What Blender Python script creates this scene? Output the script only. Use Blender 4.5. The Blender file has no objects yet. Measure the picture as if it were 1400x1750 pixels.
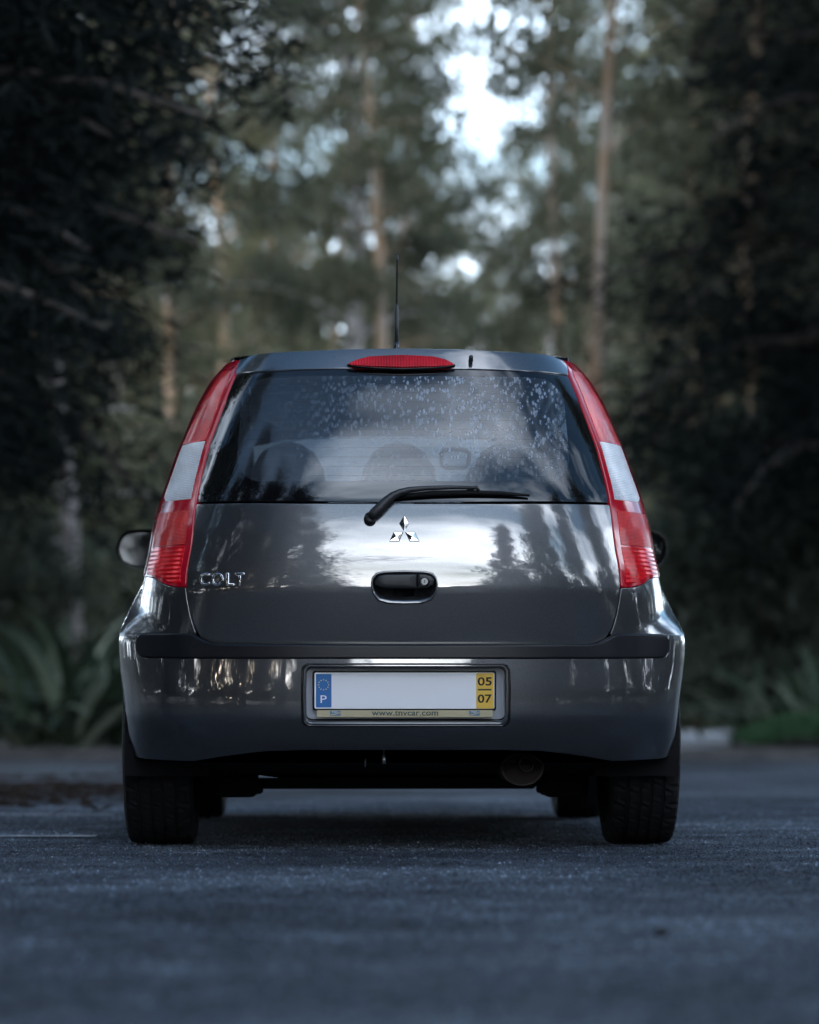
import bpy, bmesh, math, random
import numpy as np
from mathutils import Vector, Matrix

R = math.radians
SC = bpy.context.scene
COL = SC.collection

# ------------------------------------------------------------------ camera
CAM_H = 0.354
cam_d = bpy.data.cameras.new('camera')
cam = bpy.data.objects.new('camera', cam_d)
COL.objects.link(cam)
cam.location = (0, 0, CAM_H)
cam.rotation_euler = (R(90), 0, 0)
cam_d.sensor_fit = 'HORIZONTAL'
cam_d.sensor_width = 24.0
cam_d.lens = 85.0
cam_d.shift_y = (1241 - 875) / 1400.0
cam_d.clip_start = 0.05
cam_d.clip_end = 2000
cam_d.dof.use_dof = True
cam_d.dof.focus_distance = 8.16
cam_d.dof.aperture_fstop = 1.9
cam_d.dof.aperture_blades = 0
SC.camera = cam

# ------------------------------------------------------------------ world and sun
SUN_EL, SUN_AZ = 5.0, 205.0        # low evening sun behind the camera, to its left (azimuth clockwise from +Y)
world = bpy.data.worlds.new('World')
SC.world = world
world.use_nodes = True
wn, wl = world.node_tree.nodes, world.node_tree.links
wn.clear()
w_out = wn.new('ShaderNodeOutputWorld')
w_bg = wn.new('ShaderNodeBackground')
w_bg.inputs['Strength'].default_value = 0.13
sky = wn.new('ShaderNodeTexSky')
sky.sky_type = 'NISHITA'
sky.sun_disc = False
sky.sun_elevation = R(SUN_EL)
sky.sun_rotation = R(SUN_AZ)
sky.air_density = 1.0
sky.dust_density = 1.0
sky.ozone_density = 2.5
w_tc = wn.new('ShaderNodeTexCoord')
w_sep = wn.new('ShaderNodeSeparateXYZ')
wl.new(w_tc.outputs['Generated'], w_sep.inputs[0])
w_add = wn.new('ShaderNodeMath'); w_add.operation = 'ADD'; w_add.inputs[1].default_value = 0.22
wl.new(w_sep.outputs['Z'], w_add.inputs[0])
w_mx = wn.new('ShaderNodeMath'); w_mx.operation = 'MAXIMUM'; w_mx.inputs[1].default_value = 0.12
wl.new(w_add.outputs[0], w_mx.inputs[0])
w_dx = wn.new('ShaderNodeMath'); w_dx.operation = 'DIVIDE'
w_dy = wn.new('ShaderNodeMath'); w_dy.operation = 'DIVIDE'
wl.new(w_sep.outputs['X'], w_dx.inputs[0]); wl.new(w_mx.outputs[0], w_dx.inputs[1])
wl.new(w_sep.outputs['Y'], w_dy.inputs[0]); wl.new(w_mx.outputs[0], w_dy.inputs[1])
w_cmb = wn.new('ShaderNodeCombineXYZ')
wl.new(w_dx.outputs[0], w_cmb.inputs['X']); wl.new(w_dy.outputs[0], w_cmb.inputs['Y'])
w_noise = wn.new('ShaderNodeTexNoise')
w_noise.inputs['Scale'].default_value = 0.95
w_noise.inputs['Detail'].default_value = 8
w_noise.inputs['Roughness'].default_value = 0.56
w_noise.inputs['Distortion'].default_value = 0.3
wl.new(w_cmb.outputs[0], w_noise.inputs['Vector'])
w_rmp = wn.new('ShaderNodeValToRGB')
w_rmp.color_ramp.elements[0].position = 0.30
w_rmp.color_ramp.elements[1].position = 0.60
w_thin = wn.new('ShaderNodeMath'); w_thin.operation = 'MULTIPLY_ADD'; w_thin.inputs[1].default_value = -0.34   # cloud thins out overhead
wl.new(w_sep.outputs['Z'], w_thin.inputs[0]); wl.new(w_noise.outputs['Fac'], w_thin.inputs[2])
wl.new(w_thin.outputs[0], w_rmp.inputs[0])
w_mix = wn.new('ShaderNodeMixRGB')
w_mix.inputs['Color2'].default_value = (19.0, 23.0, 29.5, 1)
wl.new(w_rmp.outputs['Color'], w_mix.inputs['Fac'])
w_tint = wn.new('ShaderNodeMixRGB'); w_tint.blend_type = 'MULTIPLY'; w_tint.inputs['Fac'].default_value = 1
w_tint.inputs['Color2'].default_value = (1.0, 1.0, 1.0, 1)
wl.new(sky.outputs['Color'], w_tint.inputs['Color1'])
wl.new(w_tint.outputs['Color'], w_mix.inputs['Color1'])
# the cloud layer glows towards the setting sun and warms near the horizon there
w_dot = wn.new('ShaderNodeVectorMath'); w_dot.operation = 'DOT_PRODUCT'
w_nrm = wn.new('ShaderNodeVectorMath'); w_nrm.operation = 'NORMALIZE'
wl.new(w_tc.outputs['Generated'], w_nrm.inputs[0]); wl.new(w_nrm.outputs[0], w_dot.inputs[0])
w_dot.inputs[1].default_value = (math.sin(R(SUN_AZ - 14)) * math.cos(R(SUN_EL + 8)), math.cos(R(SUN_AZ - 14)) * math.cos(R(SUN_EL + 8)), math.sin(R(SUN_EL + 8)))
w_glow = wn.new('ShaderNodeMapRange'); w_glow.interpolation_type = 'SMOOTHSTEP'
w_glow.inputs['From Min'].default_value = -.7; w_glow.inputs['From Max'].default_value = 1.0
wl.new(w_dot.outputs['Value'], w_glow.inputs['Value'])
w_gm = wn.new('ShaderNodeMixRGB')
w_gm.inputs['Color1'].default_value = (9.5, 11.0, 13.0, 1)
w_gm.inputs['Color2'].default_value = (20.0, 21.2, 23.4, 1)
wl.new(w_glow.outputs[0], w_gm.inputs['Fac'])
wl.new(w_gm.outputs['Color'], w_mix.inputs['Color2'])
wl.new(w_mix.outputs['Color'], w_bg.inputs['Color'])
wl.new(w_bg.outputs[0], w_out.inputs['Surface'])

sun_d = bpy.data.lights.new('sun', 'SUN')
sun_d.energy = 0.5
sun_d.angle = R(12)
sun_d.color = (1.0, 0.86, 0.70)
sun = bpy.data.objects.new('sun', sun_d)
COL.objects.link(sun)
_az, _el = R(SUN_AZ), R(SUN_EL)
_to_sun = Vector((math.sin(_az) * math.cos(_el), math.cos(_az) * math.cos(_el), math.sin(_el)))
sun.rotation_euler = _to_sun.to_track_quat('Z', 'Y').to_euler()
sun.location = (-8, -20, 14)

SC.render.engine = 'CYCLES'
SC.view_settings.view_transform = 'Standard'
SC.view_settings.look = 'None'
SC.view_settings.exposure = 2.3
SC.view_settings.gamma = 1.0
SC.view_settings.use_curve_mapping = False
SC.cycles.use_denoising = True
SC.cycles.max_bounces = 8
SC.cycles.transparent_max_bounces = 12
SC.cycles.sample_clamp_indirect = 6.0

# ------------------------------------------------------------------ materials
def new_mat(name):
    m = bpy.data.materials.new(name)
    m.use_nodes = True
    n, l = m.node_tree.nodes, m.node_tree.links
    return m, n, l, n['Principled BSDF']

def simple(name, col, rough=0.5, metal=0.0, coat=0.0, spec=0.5):
    m, n, l, b = new_mat(name)
    b.inputs['Base Color'].default_value = (*col, 1)
    b.inputs['Roughness'].default_value = rough
    b.inputs['Metallic'].default_value = metal
    b.inputs['Coat Weight'].default_value = coat
    b.inputs['Coat Roughness'].default_value = 0.03
    b.inputs['Specular IOR Level'].default_value = spec
    return m

def tex(n, kind, **kw):
    t = n.new('ShaderNodeTex' + kind)
    for k, v in kw.items():
        if k in t.inputs: t.inputs[k].default_value = v
        else: setattr(t, k, v)
    return t

def ramp(n, l, src, stops):
    r = n.new('ShaderNodeValToRGB')
    cr = r.color_ramp
    while len(cr.elements) < len(stops): cr.elements.new(0.5)
    for e, (p, c) in zip(cr.elements, stops):
        e.position = p
        e.color = (*c, 1) if len(c) == 3 else c
    l.new(src, r.inputs[0])
    return r

def math_n(n, l, op, a, b=None, c=None):
    m = n.new('ShaderNodeMath'); m.operation = op
    for i, v in enumerate((a, b, c)):
        if v is None: continue
        if isinstance(v, (int, float)): m.inputs[i].default_value = v
        else: l.new(v, m.inputs[i])
    return m.outputs[0]

def bump(n, l, b, h, strength=0.3, dist=0.01, slot='Normal'):
    bn = n.new('ShaderNodeBump')
    bn.inputs['Strength'].default_value = strength
    bn.inputs['Distance'].default_value = dist
    l.new(h, bn.inputs['Height'])
    l.new(bn.outputs[0], b.inputs[slot])
    return bn

# car paint: dark grey metallic under clear coat, with road dust towards the sills
def make_paint():
    m, n, l, b = new_mat('grey_metallic_paint')
    tc = n.new('ShaderNodeTexCoord')
    fl = tex(n, 'Voronoi', Scale=900.0)
    l.new(tc.outputs['Object'], fl.inputs['Vector'])
    fr = ramp(n, l, fl.outputs['Color'], [(0.0, (0.050, 0.054, 0.061)), (1.0, (0.102, 0.109, 0.121))])
    b.inputs['Metallic'].default_value = 0.85
    b.inputs['Roughness'].default_value = 0.32
    b.inputs['Coat Weight'].default_value = 1.0
    b.inputs['Coat IOR'].default_value = 2.0
    dn = tex(n, 'Noise', Scale=9.0, Detail=6.0, Roughness=0.65)
    l.new(tc.outputs['Object'], dn.inputs['Vector'])
    dr = ramp(n, l, dn.outputs['Fac'], [(0.45, (0, 0, 0)), (0.8, (1, 1, 1))])
    mx = n.new('ShaderNodeMixRGB'); mx.inputs['Color2'].default_value = (0.10, 0.095, 0.09, 1)
    l.new(fr.outputs['Color'], mx.inputs['Color1'])
    l.new(math_n(n, l, 'MULTIPLY', dr.outputs['Color'], 0.25), mx.inputs['Fac'])
    l.new(mx.outputs['Color'], b.inputs['Base Color'])
    l.new(math_n(n, l, 'MULTIPLY_ADD', dr.outputs['Color'], 0.05, 0.012), b.inputs['Coat Roughness'])
    return m

def make_glass(name, tint, extra=None):
    """thin pane: tinted see-through plus mirror reflection by Fresnel; extra(n,l,uv)->(frit mask, dirt mask)"""
    m, n, l, b = new_mat(name)
    n.remove(b)
    out = n['Material Output']
    tr = n.new('ShaderNodeBsdfTransparent'); tr.inputs[0].default_value = (*tint, 1)
    gl = n.new('ShaderNodeBsdfGlossy'); gl.inputs['Roughness'].default_value = 0.004
    gl.inputs['Color'].default_value = (0.90, 0.95, 1.0, 1)
    fr = n.new('ShaderNodeFresnel'); fr.inputs['IOR'].default_value = 1.55
    f2 = math_n(n, l, 'MULTIPLY', fr.outputs[0], 1.15)
    f3 = math_n(n, l, 'MINIMUM', f2, 1.0)
    base = tr.outputs[0]
    if extra:
        frit, dirt, dirtcol = extra(n, l)
        df = n.new('ShaderNodeBsdfDiffuse'); df.inputs['Color'].default_value = (0.004, 0.004, 0.005, 1)
        m1 = n.new('ShaderNodeMixShader'); l.new(frit, m1.inputs[0]); l.new(base, m1.inputs[1]); l.new(df.outputs[0], m1.inputs[2])
        base = m1.outputs[0]
    mx = n.new('ShaderNodeMixShader')
    l.new(f3, mx.inputs[0]); l.new(base, mx.inputs[1]); l.new(gl.outputs[0], mx.inputs[2])
    fin = mx.outputs[0]
    if extra:
        dd = n.new('ShaderNodeBsdfDiffuse'); dd.inputs['Color'].default_value = (*dirtcol, 1)
        m2 = n.new('ShaderNodeMixShader'); l.new(dirt, m2.inputs[0]); l.new(fin, m2.inputs[1]); l.new(dd.outputs[0], m2.inputs[2])
        fin = m2.outputs[0]
    l.new(fin, out.inputs['Surface'])
    return m

def rear_glass_extra(n, l):
    uv = n.new('ShaderNodeUVMap'); uv.uv_map = 'UVMap'
    sp = n.new('ShaderNodeSeparateXYZ'); l.new(uv.outputs[0], sp.inputs[0])
    X, Z = sp.outputs['X'], sp.outputs['Y']
    # printed black border: rounded box that narrows upwards
    zc, hz, r = 1.1990, 0.154, 0.075
    halfw = math_n(n, l, 'MULTIPLY_ADD', math_n(n, l, 'SUBTRACT', 1.20, Z), 0.05, 0.468)
    ax = math_n(n, l, 'SUBTRACT', math_n(n, l, 'ABSOLUTE', X), math_n(n, l, 'SUBTRACT', halfw, r))
    az = math_n(n, l, 'SUBTRACT', math_n(n, l, 'ABSOLUTE', math_n(n, l, 'SUBTRACT', Z, zc)), hz - r)
    mxx = math_n(n, l, 'MAXIMUM', ax, 0.0); mzz = math_n(n, l, 'MAXIMUM', az, 0.0)
    d = math_n(n, l, 'SQRT', math_n(n, l, 'ADD', math_n(n, l, 'MULTIPLY', mxx, mxx), math_n(n, l, 'MULTIPLY', mzz, mzz)))
    outside = math_n(n, l, 'GREATER_THAN', d, r)
    # heater wires
    fz = math_n(n, l, 'PINGPONG', math_n(n, l, 'SUBTRACT', Z, 1.06), 0.0135)
    wire = math_n(n, l, 'MULTIPLY', math_n(n, l, 'LESS_THAN', fz, 0.0008), 0.5)
    frit = math_n(n, l, 'MAXIMUM', outside, wire)
    # dried rain spots and runs, heaviest on the right-hand side
    mp = n.new('ShaderNodeMapping'); mp.inputs['Scale'].default_value = (1.0, 0.55, 1)
    mp.inputs['Rotation'].default_value = (0, 0, R(-10))
    l.new(uv.outputs[0], mp.inputs[0])
    n1 = tex(n, 'Voronoi', Scale=135.0); l.new(mp.outputs[0], n1.inputs['Vector'])
    sc_ = n.new('ShaderNodeSeparateColor'); l.new(n1.outputs['Color'], sc_.inputs[0])
    rad = math_n(n, l, 'MULTIPLY', sc_.outputs[0], 0.80)
    n2 = tex(n, 'Noise', Scale=6.0, Detail=3.0, Roughness=0.6); l.new(mp.outputs[0], n2.inputs['Vector'])
    mp3 = n.new('ShaderNodeMapping'); mp3.inputs['Scale'].default_value = (1.0, 0.06, 1); l.new(uv.outputs[0], mp3.inputs[0])
    n3 = tex(n, 'Noise', Scale=34.0, Detail=2.0, Roughness=0.5); l.new(mp3.outputs[0], n3.inputs['Vector'])
    s1 = math_n(n, l, 'MINIMUM', math_n(n, l, 'MULTIPLY', math_n(n, l, 'MAXIMUM', math_n(n, l, 'SUBTRACT', rad, n1.outputs['Distance']), 0.0), 5.0), 1.0)
    s2 = ramp(n, l, n2.outputs['Fac'], [(0.30, (0.40, 0.40, 0.40)), (0.62, (1, 1, 1))]).outputs['Color']
    s3 = ramp(n, l, n3.outputs['Fac'], [(0.60, (0, 0, 0)), (0.70, (1, 1, 1))]).outputs['Color']
    side = n.new('ShaderNodeMapRange'); side.inputs['From Min'].default_value = -0.42; side.inputs['From Max'].default_value = 0.16
    l.new(X, side.inputs['Value'])
    side2 = n.new('ShaderNodeMapRange'); side2.inputs['From Min'].default_value = 0.50; side2.inputs['From Max'].default_value = 0.40
    l.new(X, side2.inputs['Value'])
    low = n.new('ShaderNodeMapRange'); low.inputs['From Min'].default_value = 1.06; low.inputs['From Max'].default_value = 1.16
    low.inputs['To Min'].default_value = 0.35
    l.new(Z, low.inputs['Value'])
    area = math_n(n, l, 'MULTIPLY', math_n(n, l, 'MULTIPLY', side.outputs[0], side2.outputs[0]), low.outputs[0])
    spots = math_n(n, l, 'MULTIPLY', math_n(n, l, 'MULTIPLY', s1, s2), area)
    runs = math_n(n, l, 'MULTIPLY', math_n(n, l, 'MULTIPLY', s3, area), 0.35)
    inside = math_n(n, l, 'SUBTRACT', 1.0, outside)
    film = math_n(n, l, 'MULTIPLY_ADD', s2, 0.02, 0.02)
    dirt = math_n(n, l, 'MULTIPLY', math_n(n, l, 'ADD', math_n(n, l, 'MAXIMUM', math_n(n, l, 'MULTIPLY', spots, 0.46), math_n(n, l, 'MULTIPLY', runs, 0.4)), film), inside)
    return frit, dirt, (0.50, 0.60, 0.74)

def make_lens(name, col, pattern, rough=0.12, trans=0.0, lines=None):
    m, n, l, b = new_mat(name)
    uv = n.new('ShaderNodeUVMap'); uv.uv_map = 'UVMap'
    sp = n.new('ShaderNodeSeparateXYZ'); l.new(uv.outputs[0], sp.inputs[0])
    b.inputs['Roughness'].default_value = rough
    b.inputs['Coat Weight'].default_value = 0.35
    b.inputs['Coat Roughness'].default_value = 0.01
    b.inputs['Coat IOR'].default_value = 1.45
    b.inputs['Specular IOR Level'].default_value = 0.15
    b.inputs['Metallic'].default_value = 0.15
    hx = math_n(n, l, 'PINGPONG', sp.outputs['X'], pattern[0])
    hz = math_n(n, l, 'PINGPONG', sp.outputs['Y'], pattern[1])
    h = math_n(n, l, 'ADD', math_n(n, l, 'MULTIPLY', hx, 0.5 / pattern[0]), math_n(n, l, 'MULTIPLY', hz, 0.5 / pattern[1]))
    bump(n, l, b, h, 0.9, 0.0022)
    nz = tex(n, 'Noise', Scale=14.0, Detail=2.0); l.new(uv.outputs[0], nz.inputs['Vector'])
    lo = tuple(c * 0.45 for c in col)
    f = math_n(n, l, 'ADD', math_n(n, l, 'MULTIPLY', h, 0.45), math_n(n, l, 'MULTIPLY', nz.outputs['Fac'], 0.7))
    rp = ramp(n, l, f, [(0.30, lo), (0.85, col)])
    l.new(rp.outputs['Color'], b.inputs['Base Color'])
    return m

M = {}
M['paint'] = make_paint()
M['black_plastic'] = simple('black_plastic', (0.016, 0.017, 0.019), 0.42)
M['strip_plastic'] = simple('weathered_black_plastic', (0.007, 0.008, 0.011), 0.30, spec=0.3)
M['gloss_black'] = simple('gloss_black', (0.006, 0.006, 0.007), 0.12, spec=0.6)
M['rubber'] = simple('rubber', (0.010, 0.010, 0.0105), 0.8, spec=0.25)
M['under'] = simple('underbody_black', (0.007, 0.007, 0.008), 0.85, spec=0.2)
M['interior'] = simple('interior_cloth', (0.022, 0.023, 0.026), 0.85)
M['grey_cloth'] = simple('grey_cloth', (0.05, 0.053, 0.06), 0.9)
M['chrome'] = simple('chrome', (0.86, 0.87, 0.89), 0.06, metal=1.0)
M['steel'] = simple('steel', (0.42, 0.42, 0.43), 0.35, metal=1.0)
M['rust'] = simple('rusty_steel', (0.055, 0.042, 0.035), 0.6, metal=0.6)
M['alloy'] = simple('alloy_silver', (0.40, 0.41, 0.43), 0.3, metal=0.9)
M['mirror'] = simple('mirror_silver', (0.80, 0.84, 0.88), 0.02, metal=1.0)
M['glass'] = make_glass('tinted_glass', (0.42, 0.47, 0.47))
M['rear_glass'] = make_glass('rear_window_glass', (0.66, 0.71, 0.73), rear_glass_extra)
def pale_film(n, l):
    v = n.new('ShaderNodeValue'); v.outputs[0].default_value = 0.0
    v2 = n.new('ShaderNodeValue'); v2.outputs[0].default_value = 0.20
    return v.outputs[0], v2.outputs[0], (0.7, 0.75, 0.75)
M['screen_glass'] = make_glass('windscreen_glass', (0.80, 0.86, 0.84), pale_film)
for nd in M['screen_glass'].node_tree.nodes:      # the even pale film lets light through
    if nd.type == 'BSDF_DIFFUSE' and nd.inputs['Color'].default_value[0] > .5:
        tl = M['screen_glass'].node_tree.nodes.new('ShaderNodeBsdfTranslucent'); tl.inputs['Color'].default_value = (.75, .8, .8, 1)
        M['screen_glass'].node_tree.links.new(tl.outputs[0], nd.outputs[0].links[0].to_socket); break
M['lamp_rim'] = simple('deep_red_plastic', (0.46, 0.003, 0.018), 0.10, coat=0.5)
M['red_lens'] = make_lens('red_lens', (0.95, 0.008, 0.018), (0.0017, 0.0022))
M['bright_red_lens'] = make_lens('bright_red_lens', (0.98, 0.018, 0.008), (0.0020, 0.0020))
M['lined_red_lens'] = make_lens('lined_red_lens', (0.90, 0.008, 0.018), (0.030, 0.0062))
M['clear_lens'] = make_lens('clear_lens', (0.88, 0.88, 0.92), (0.0020, 0.0026), rough=0.2)
M['brake_lens'] = make_lens('brake_lens', (0.72, 0.010, 0.022), (0.004, 0.02))
M['plate_white'] = simple('plate_white', (0.88, 0.88, 0.91), 0.45)
M['plate_blue'] = simple('plate_blue', (0.006, 0.14, 0.42), 0.4)
M['plate_yellow'] = simple('plate_yellow', (0.80, 0.50, 0.06), 0.4)
M['star_yellow'] = simple('star_yellow', (0.75, 0.65, 0.15), 0.5)
M['ink'] = simple('black_ink', (0.012, 0.012, 0.012), 0.5)
M['green_ink'] = simple('dark_green_ink', (0.05, 0.09, 0.085), 0.6)
M['strip_cream'] = simple('dealer_strip_cream', (0.50, 0.43, 0.27), 0.5)
M['logo_blue'] = simple('logo_blue', (0.10, 0.20, 0.30), 0.5)
M['holder_grey'] = simple('plate_holder_grey', (0.30, 0.32, 0.36), 0.35)
M['white_plastic'] = simple('pale_plastic', (0.6, 0.58, 0.54), 0.4)

# ------------------------------------------------------------------ mesh helpers
def link(name, me, mats, parent=None):
    o = bpy.data.objects.new(name, me)
    COL.objects.link(o)
    for m in (mats if isinstance(mats, (list, tuple)) else [mats]):
        me.materials.append(m)
    if parent is not None: o.parent = parent
    return o

def from_py(name, verts, faces, mat, parent=None, smooth=True, uv=None):
    me = bpy.data.meshes.new(name)
    me.from_pydata([tuple(v) for v in verts], [], faces)
    me.polygons.foreach_set('use_smooth', [smooth] * len(me.polygons))
    if uv is not None:
        ul = me.uv_layers.new(name='UVMap')
        for i, lp in enumerate(me.loops): ul.data[i].uv = uv[lp.vertex_index]
    me.update()
    return link(name, me, mat, parent)

def empty(name, loc=(0, 0, 0), rz=0.0, label=None, cat=None, group=None, kind=None):
    o = bpy.data.objects.new(name, None)
    o.empty_display_size = 0.2
    o.location = loc
    o.rotation_euler = (0, 0, rz)
    COL.objects.link(o)
    tag(o, label, cat, group, kind)
    return o

def tag(o, label=None, cat=None, group=None, kind=None):
    if label: o['label'] = label
    if cat: o['category'] = cat
    if group: o['group'] = group
    if kind: o['kind'] = kind
    return o

def bm_obj(name, bm, mat, parent=None, smooth=False):
    me = bpy.data.meshes.new(name)
    bm.normal_update()
    bm.to_mesh(me); bm.free()
    me.polygons.foreach_set('use_smooth', [smooth] * len(me.polygons))
    return link(name, me, mat, parent)

def bm_box(bm, c, s, bev=0.0, seg=2):
    r = bmesh.ops.create_cube(bm, size=1.0, matrix=Matrix.Translation(c) @ Matrix.Diagonal((*s, 1)))
    vs = r['verts']
    if bev > 0:
        es = list({e for v in vs for e in v.link_edges})
        bmesh.ops.bevel(bm, geom=es, offset=bev, segments=seg, affect='EDGES', profile=0.5)

def box(name, c, s, mat, parent=None, bev=0.0, seg=2):
    bm = bmesh.new(); bm_box(bm, c, s, bev, seg)
    return bm_obj(name, bm, mat, parent, smooth=False)

def loft(rings, close_ring=True, caps=True):
    verts, faces = [], []
    n = len(rings[0])
    for r in rings: verts += [tuple(p) for p in r]
    for i in range(len(rings) - 1):
        for j in range(n if close_ring else n - 1):
            a, b = i * n + j, i * n + (j + 1) % n
            faces.append((a, b, b + n, a + n))
    if caps and close_ring:
        faces.append(tuple(range(n - 1, -1, -1)))
        faces.append(tuple((len(rings) - 1) * n + j for j in range(n)))
    return verts, faces

def tube(path, rad, seg=10, squash=(1.0, 1.0)):
    """rad: number or list; section axes side / up scaled by squash"""
    P = [Vector(p) for p in path]
    rings = []
    for i, p in enumerate(P):
        t = (P[min(i + 1, len(P) - 1)] - P[max(i - 1, 0)]).normalized()
        ref = Vector((0, 0, 1)) if abs(t.z) < 0.9 else Vector((0, 1, 0))
        s = t.cross(ref).normalized(); u = s.cross(t).normalized()
        r = rad[i] if isinstance(rad, (list, tuple)) else rad
        rings.append([p + s * (math.cos(2 * math.pi * k / seg) * r * squash[0]) + u * (math.sin(2 * math.pi * k / seg) * r * squash[1]) for k in range(seg)])
    return loft(rings)

def lathe(profile, seg=32, axis='X'):
    """profile: (h, r) along the axis"""
    rings = []
    for h, r in profile:
        ring = []
        for k in range(seg):
            a = 2 * math.pi * k / seg
            c, s = r * math.cos(a), r * math.sin(a)
            ring.append((h, c, s) if axis == 'X' else ((c, h, s) if axis == 'Y' else (c, s, h)))
        rings.append(ring)
    return loft(rings)

def text_mesh(s, w=None, h=None, extrude=0.0, bevel=0.0, bold=0.0):
    """mesh of a text in the XZ plane facing -Y, centred, fitted in w x h"""
    cu = bpy.data.curves.new('lettering', 'FONT')
    cu.body = s
    cu.size = 1.0
    cu.align_x = 'CENTER'
    cu.resolution_u = 4
    cu.offset = bold
    ob = bpy.data.objects.new('lettering', cu)
    COL.objects.link(ob)
    dg = bpy.context.evaluated_depsgraph_get()
    me = bpy.data.meshes.new_from_object(ob.evaluated_get(dg))
    bpy.data.objects.remove(ob); bpy.data.curves.remove(cu)
    co = np.array([v.co[:] for v in me.vertices])
    mn, mx = co.min(0), co.max(0)
    sx = (w / (mx[0] - mn[0])) if w else None
    sz = (h / (mx[1] - mn[1])) if h else None
    sx = sx or sz; sz = sz or sx
    for v in me.vertices:
        x, y = (v.co.x - (mn[0] + mx[0]) / 2) * sx, (v.co.y - (mn[1] + mx[1]) / 2) * sz
        v.co = (x, 0, y)
    if extrude > 0:
        bm = bmesh.new(); bm.from_mesh(me)
        bmesh.ops.remove_doubles(bm, verts=bm.verts, dist=1e-6)
        g = bmesh.ops.extrude_face_region(bm, geom=bm.faces[:])
        vs = [e for e in g['geom'] if isinstance(e, bmesh.types.BMVert)]
        for v in vs: v.co.y -= extrude
        if bevel > 0:
            es = [e for e in bm.edges if len(e.link_faces) == 2 and e.calc_face_angle(0) > 0.6 and all(v.co.y < -extrude * 0.5 for v in e.verts)]
            try: bmesh.ops.bevel(bm, geom=es, offset=bevel, segments=2, affect='EDGES', profile=0.5)
            except Exception: pass
        bmesh.ops.recalc_face_normals(bm, faces=bm.faces[:])
        bm.to_mesh(me); bm.free()
    return me

def text_obj(name, s, loc, w, h, mat, parent, extrude=0.0, bevel=0.0, bold=0.0):
    me = text_mesh(s, w, h, extrude, bevel, bold)
    me.materials.clear()
    o = link(name, me, mat, parent)
    o.location = loc
    return o

# ------------------------------------------------------------------ the car's skin
CAR_Y, F_PX, PX_C, PY_H = 8.10, 4958.0, 691.0, 1241.0

class Table:
    def __init__(s, slopes, z_ref, v_ref):
        zs = np.arange(0.05, 1.60, 0.001)
        k = np.interp(zs, [p[0] for p in slopes], [p[1] for p in slopes])
        v = np.cumsum(k) * 0.001
        s.z, s.v = zs, v - np.interp(z_ref, zs, v) + v_ref
    def __call__(s, z): return float(np.interp(z, s.z, s.v))

class Smooth:
    """monotone-ish smooth interpolation through points"""
    def __init__(s, pts, blur=21):
        zs = np.arange(0.0, 1.70, 0.002)
        v = np.interp(zs, [p[0] for p in pts], [p[1] for p in pts])
        k = np.hanning(blur); k /= k.sum()
        vp = np.concatenate([2 * v[0] - v[blur:0:-1], v, 2 * v[-1] - v[-2:-blur - 2:-1]])
        for _ in range(2): vp = np.convolve(vp, k, 'same')
        s.z, s.v = zs, vp[blur:-blur]
    def __call__(s, z): return float(np.interp(z, s.z, s.v))

W_CORNER = Smooth([(0, .745), (.25, .760), (.45, .768), (.60, .754), (.70, .748), (.79, .744), (.813, .741), (.852, .7335), (.916, .7270), (.961, .7180), (1.017, .7038), (1.076, .6850), (1.151, .662),
                   (1.196, .6445), (1.248, .625), (1.304, .6025), (1.368, .569), (1.388, .5548), (1.428, .5199), (1.5, .43)], 17)
W_MID = Smooth([(0, .745), (.22, .766), (.274, .7762), (.325, .7904), (.395, .7997), (.439, .8045), (.495, .8129), (.543, .8178), (.600, .8199), (.638, .8166), (.689, .8035), (.751, .7745), (.780, .761), (.813, .749),
                (.852, .735), (.916, .727), (.961, .717), (1.017, .702), (1.076, .683), (1.151, .660), (1.196, .642), (1.248, .623), (1.304, .600), (1.368, .567), (1.388, .553), (1.428, .518), (1.5, .42)], 15)
Y0_BODY = Table([(0.0, -.15), (.58, -.12), (.728, -.09), (.744, .015), (.80, .05), (.97, .16), (1.00, .22), (1.20, .34), (1.40, .46), (1.5, .9)], .737, .030)
Y0_BUMP = Table([(0.0, -.8), (.24, -.55), (.30, -.42), (.365, -.28), (.395, -.02), (.47, .02), (.60, .04)], .42, .0)
def sstep(t):
    t = min(1.0, max(0.0, t)); return t * t * (3 - 2 * t)

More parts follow.
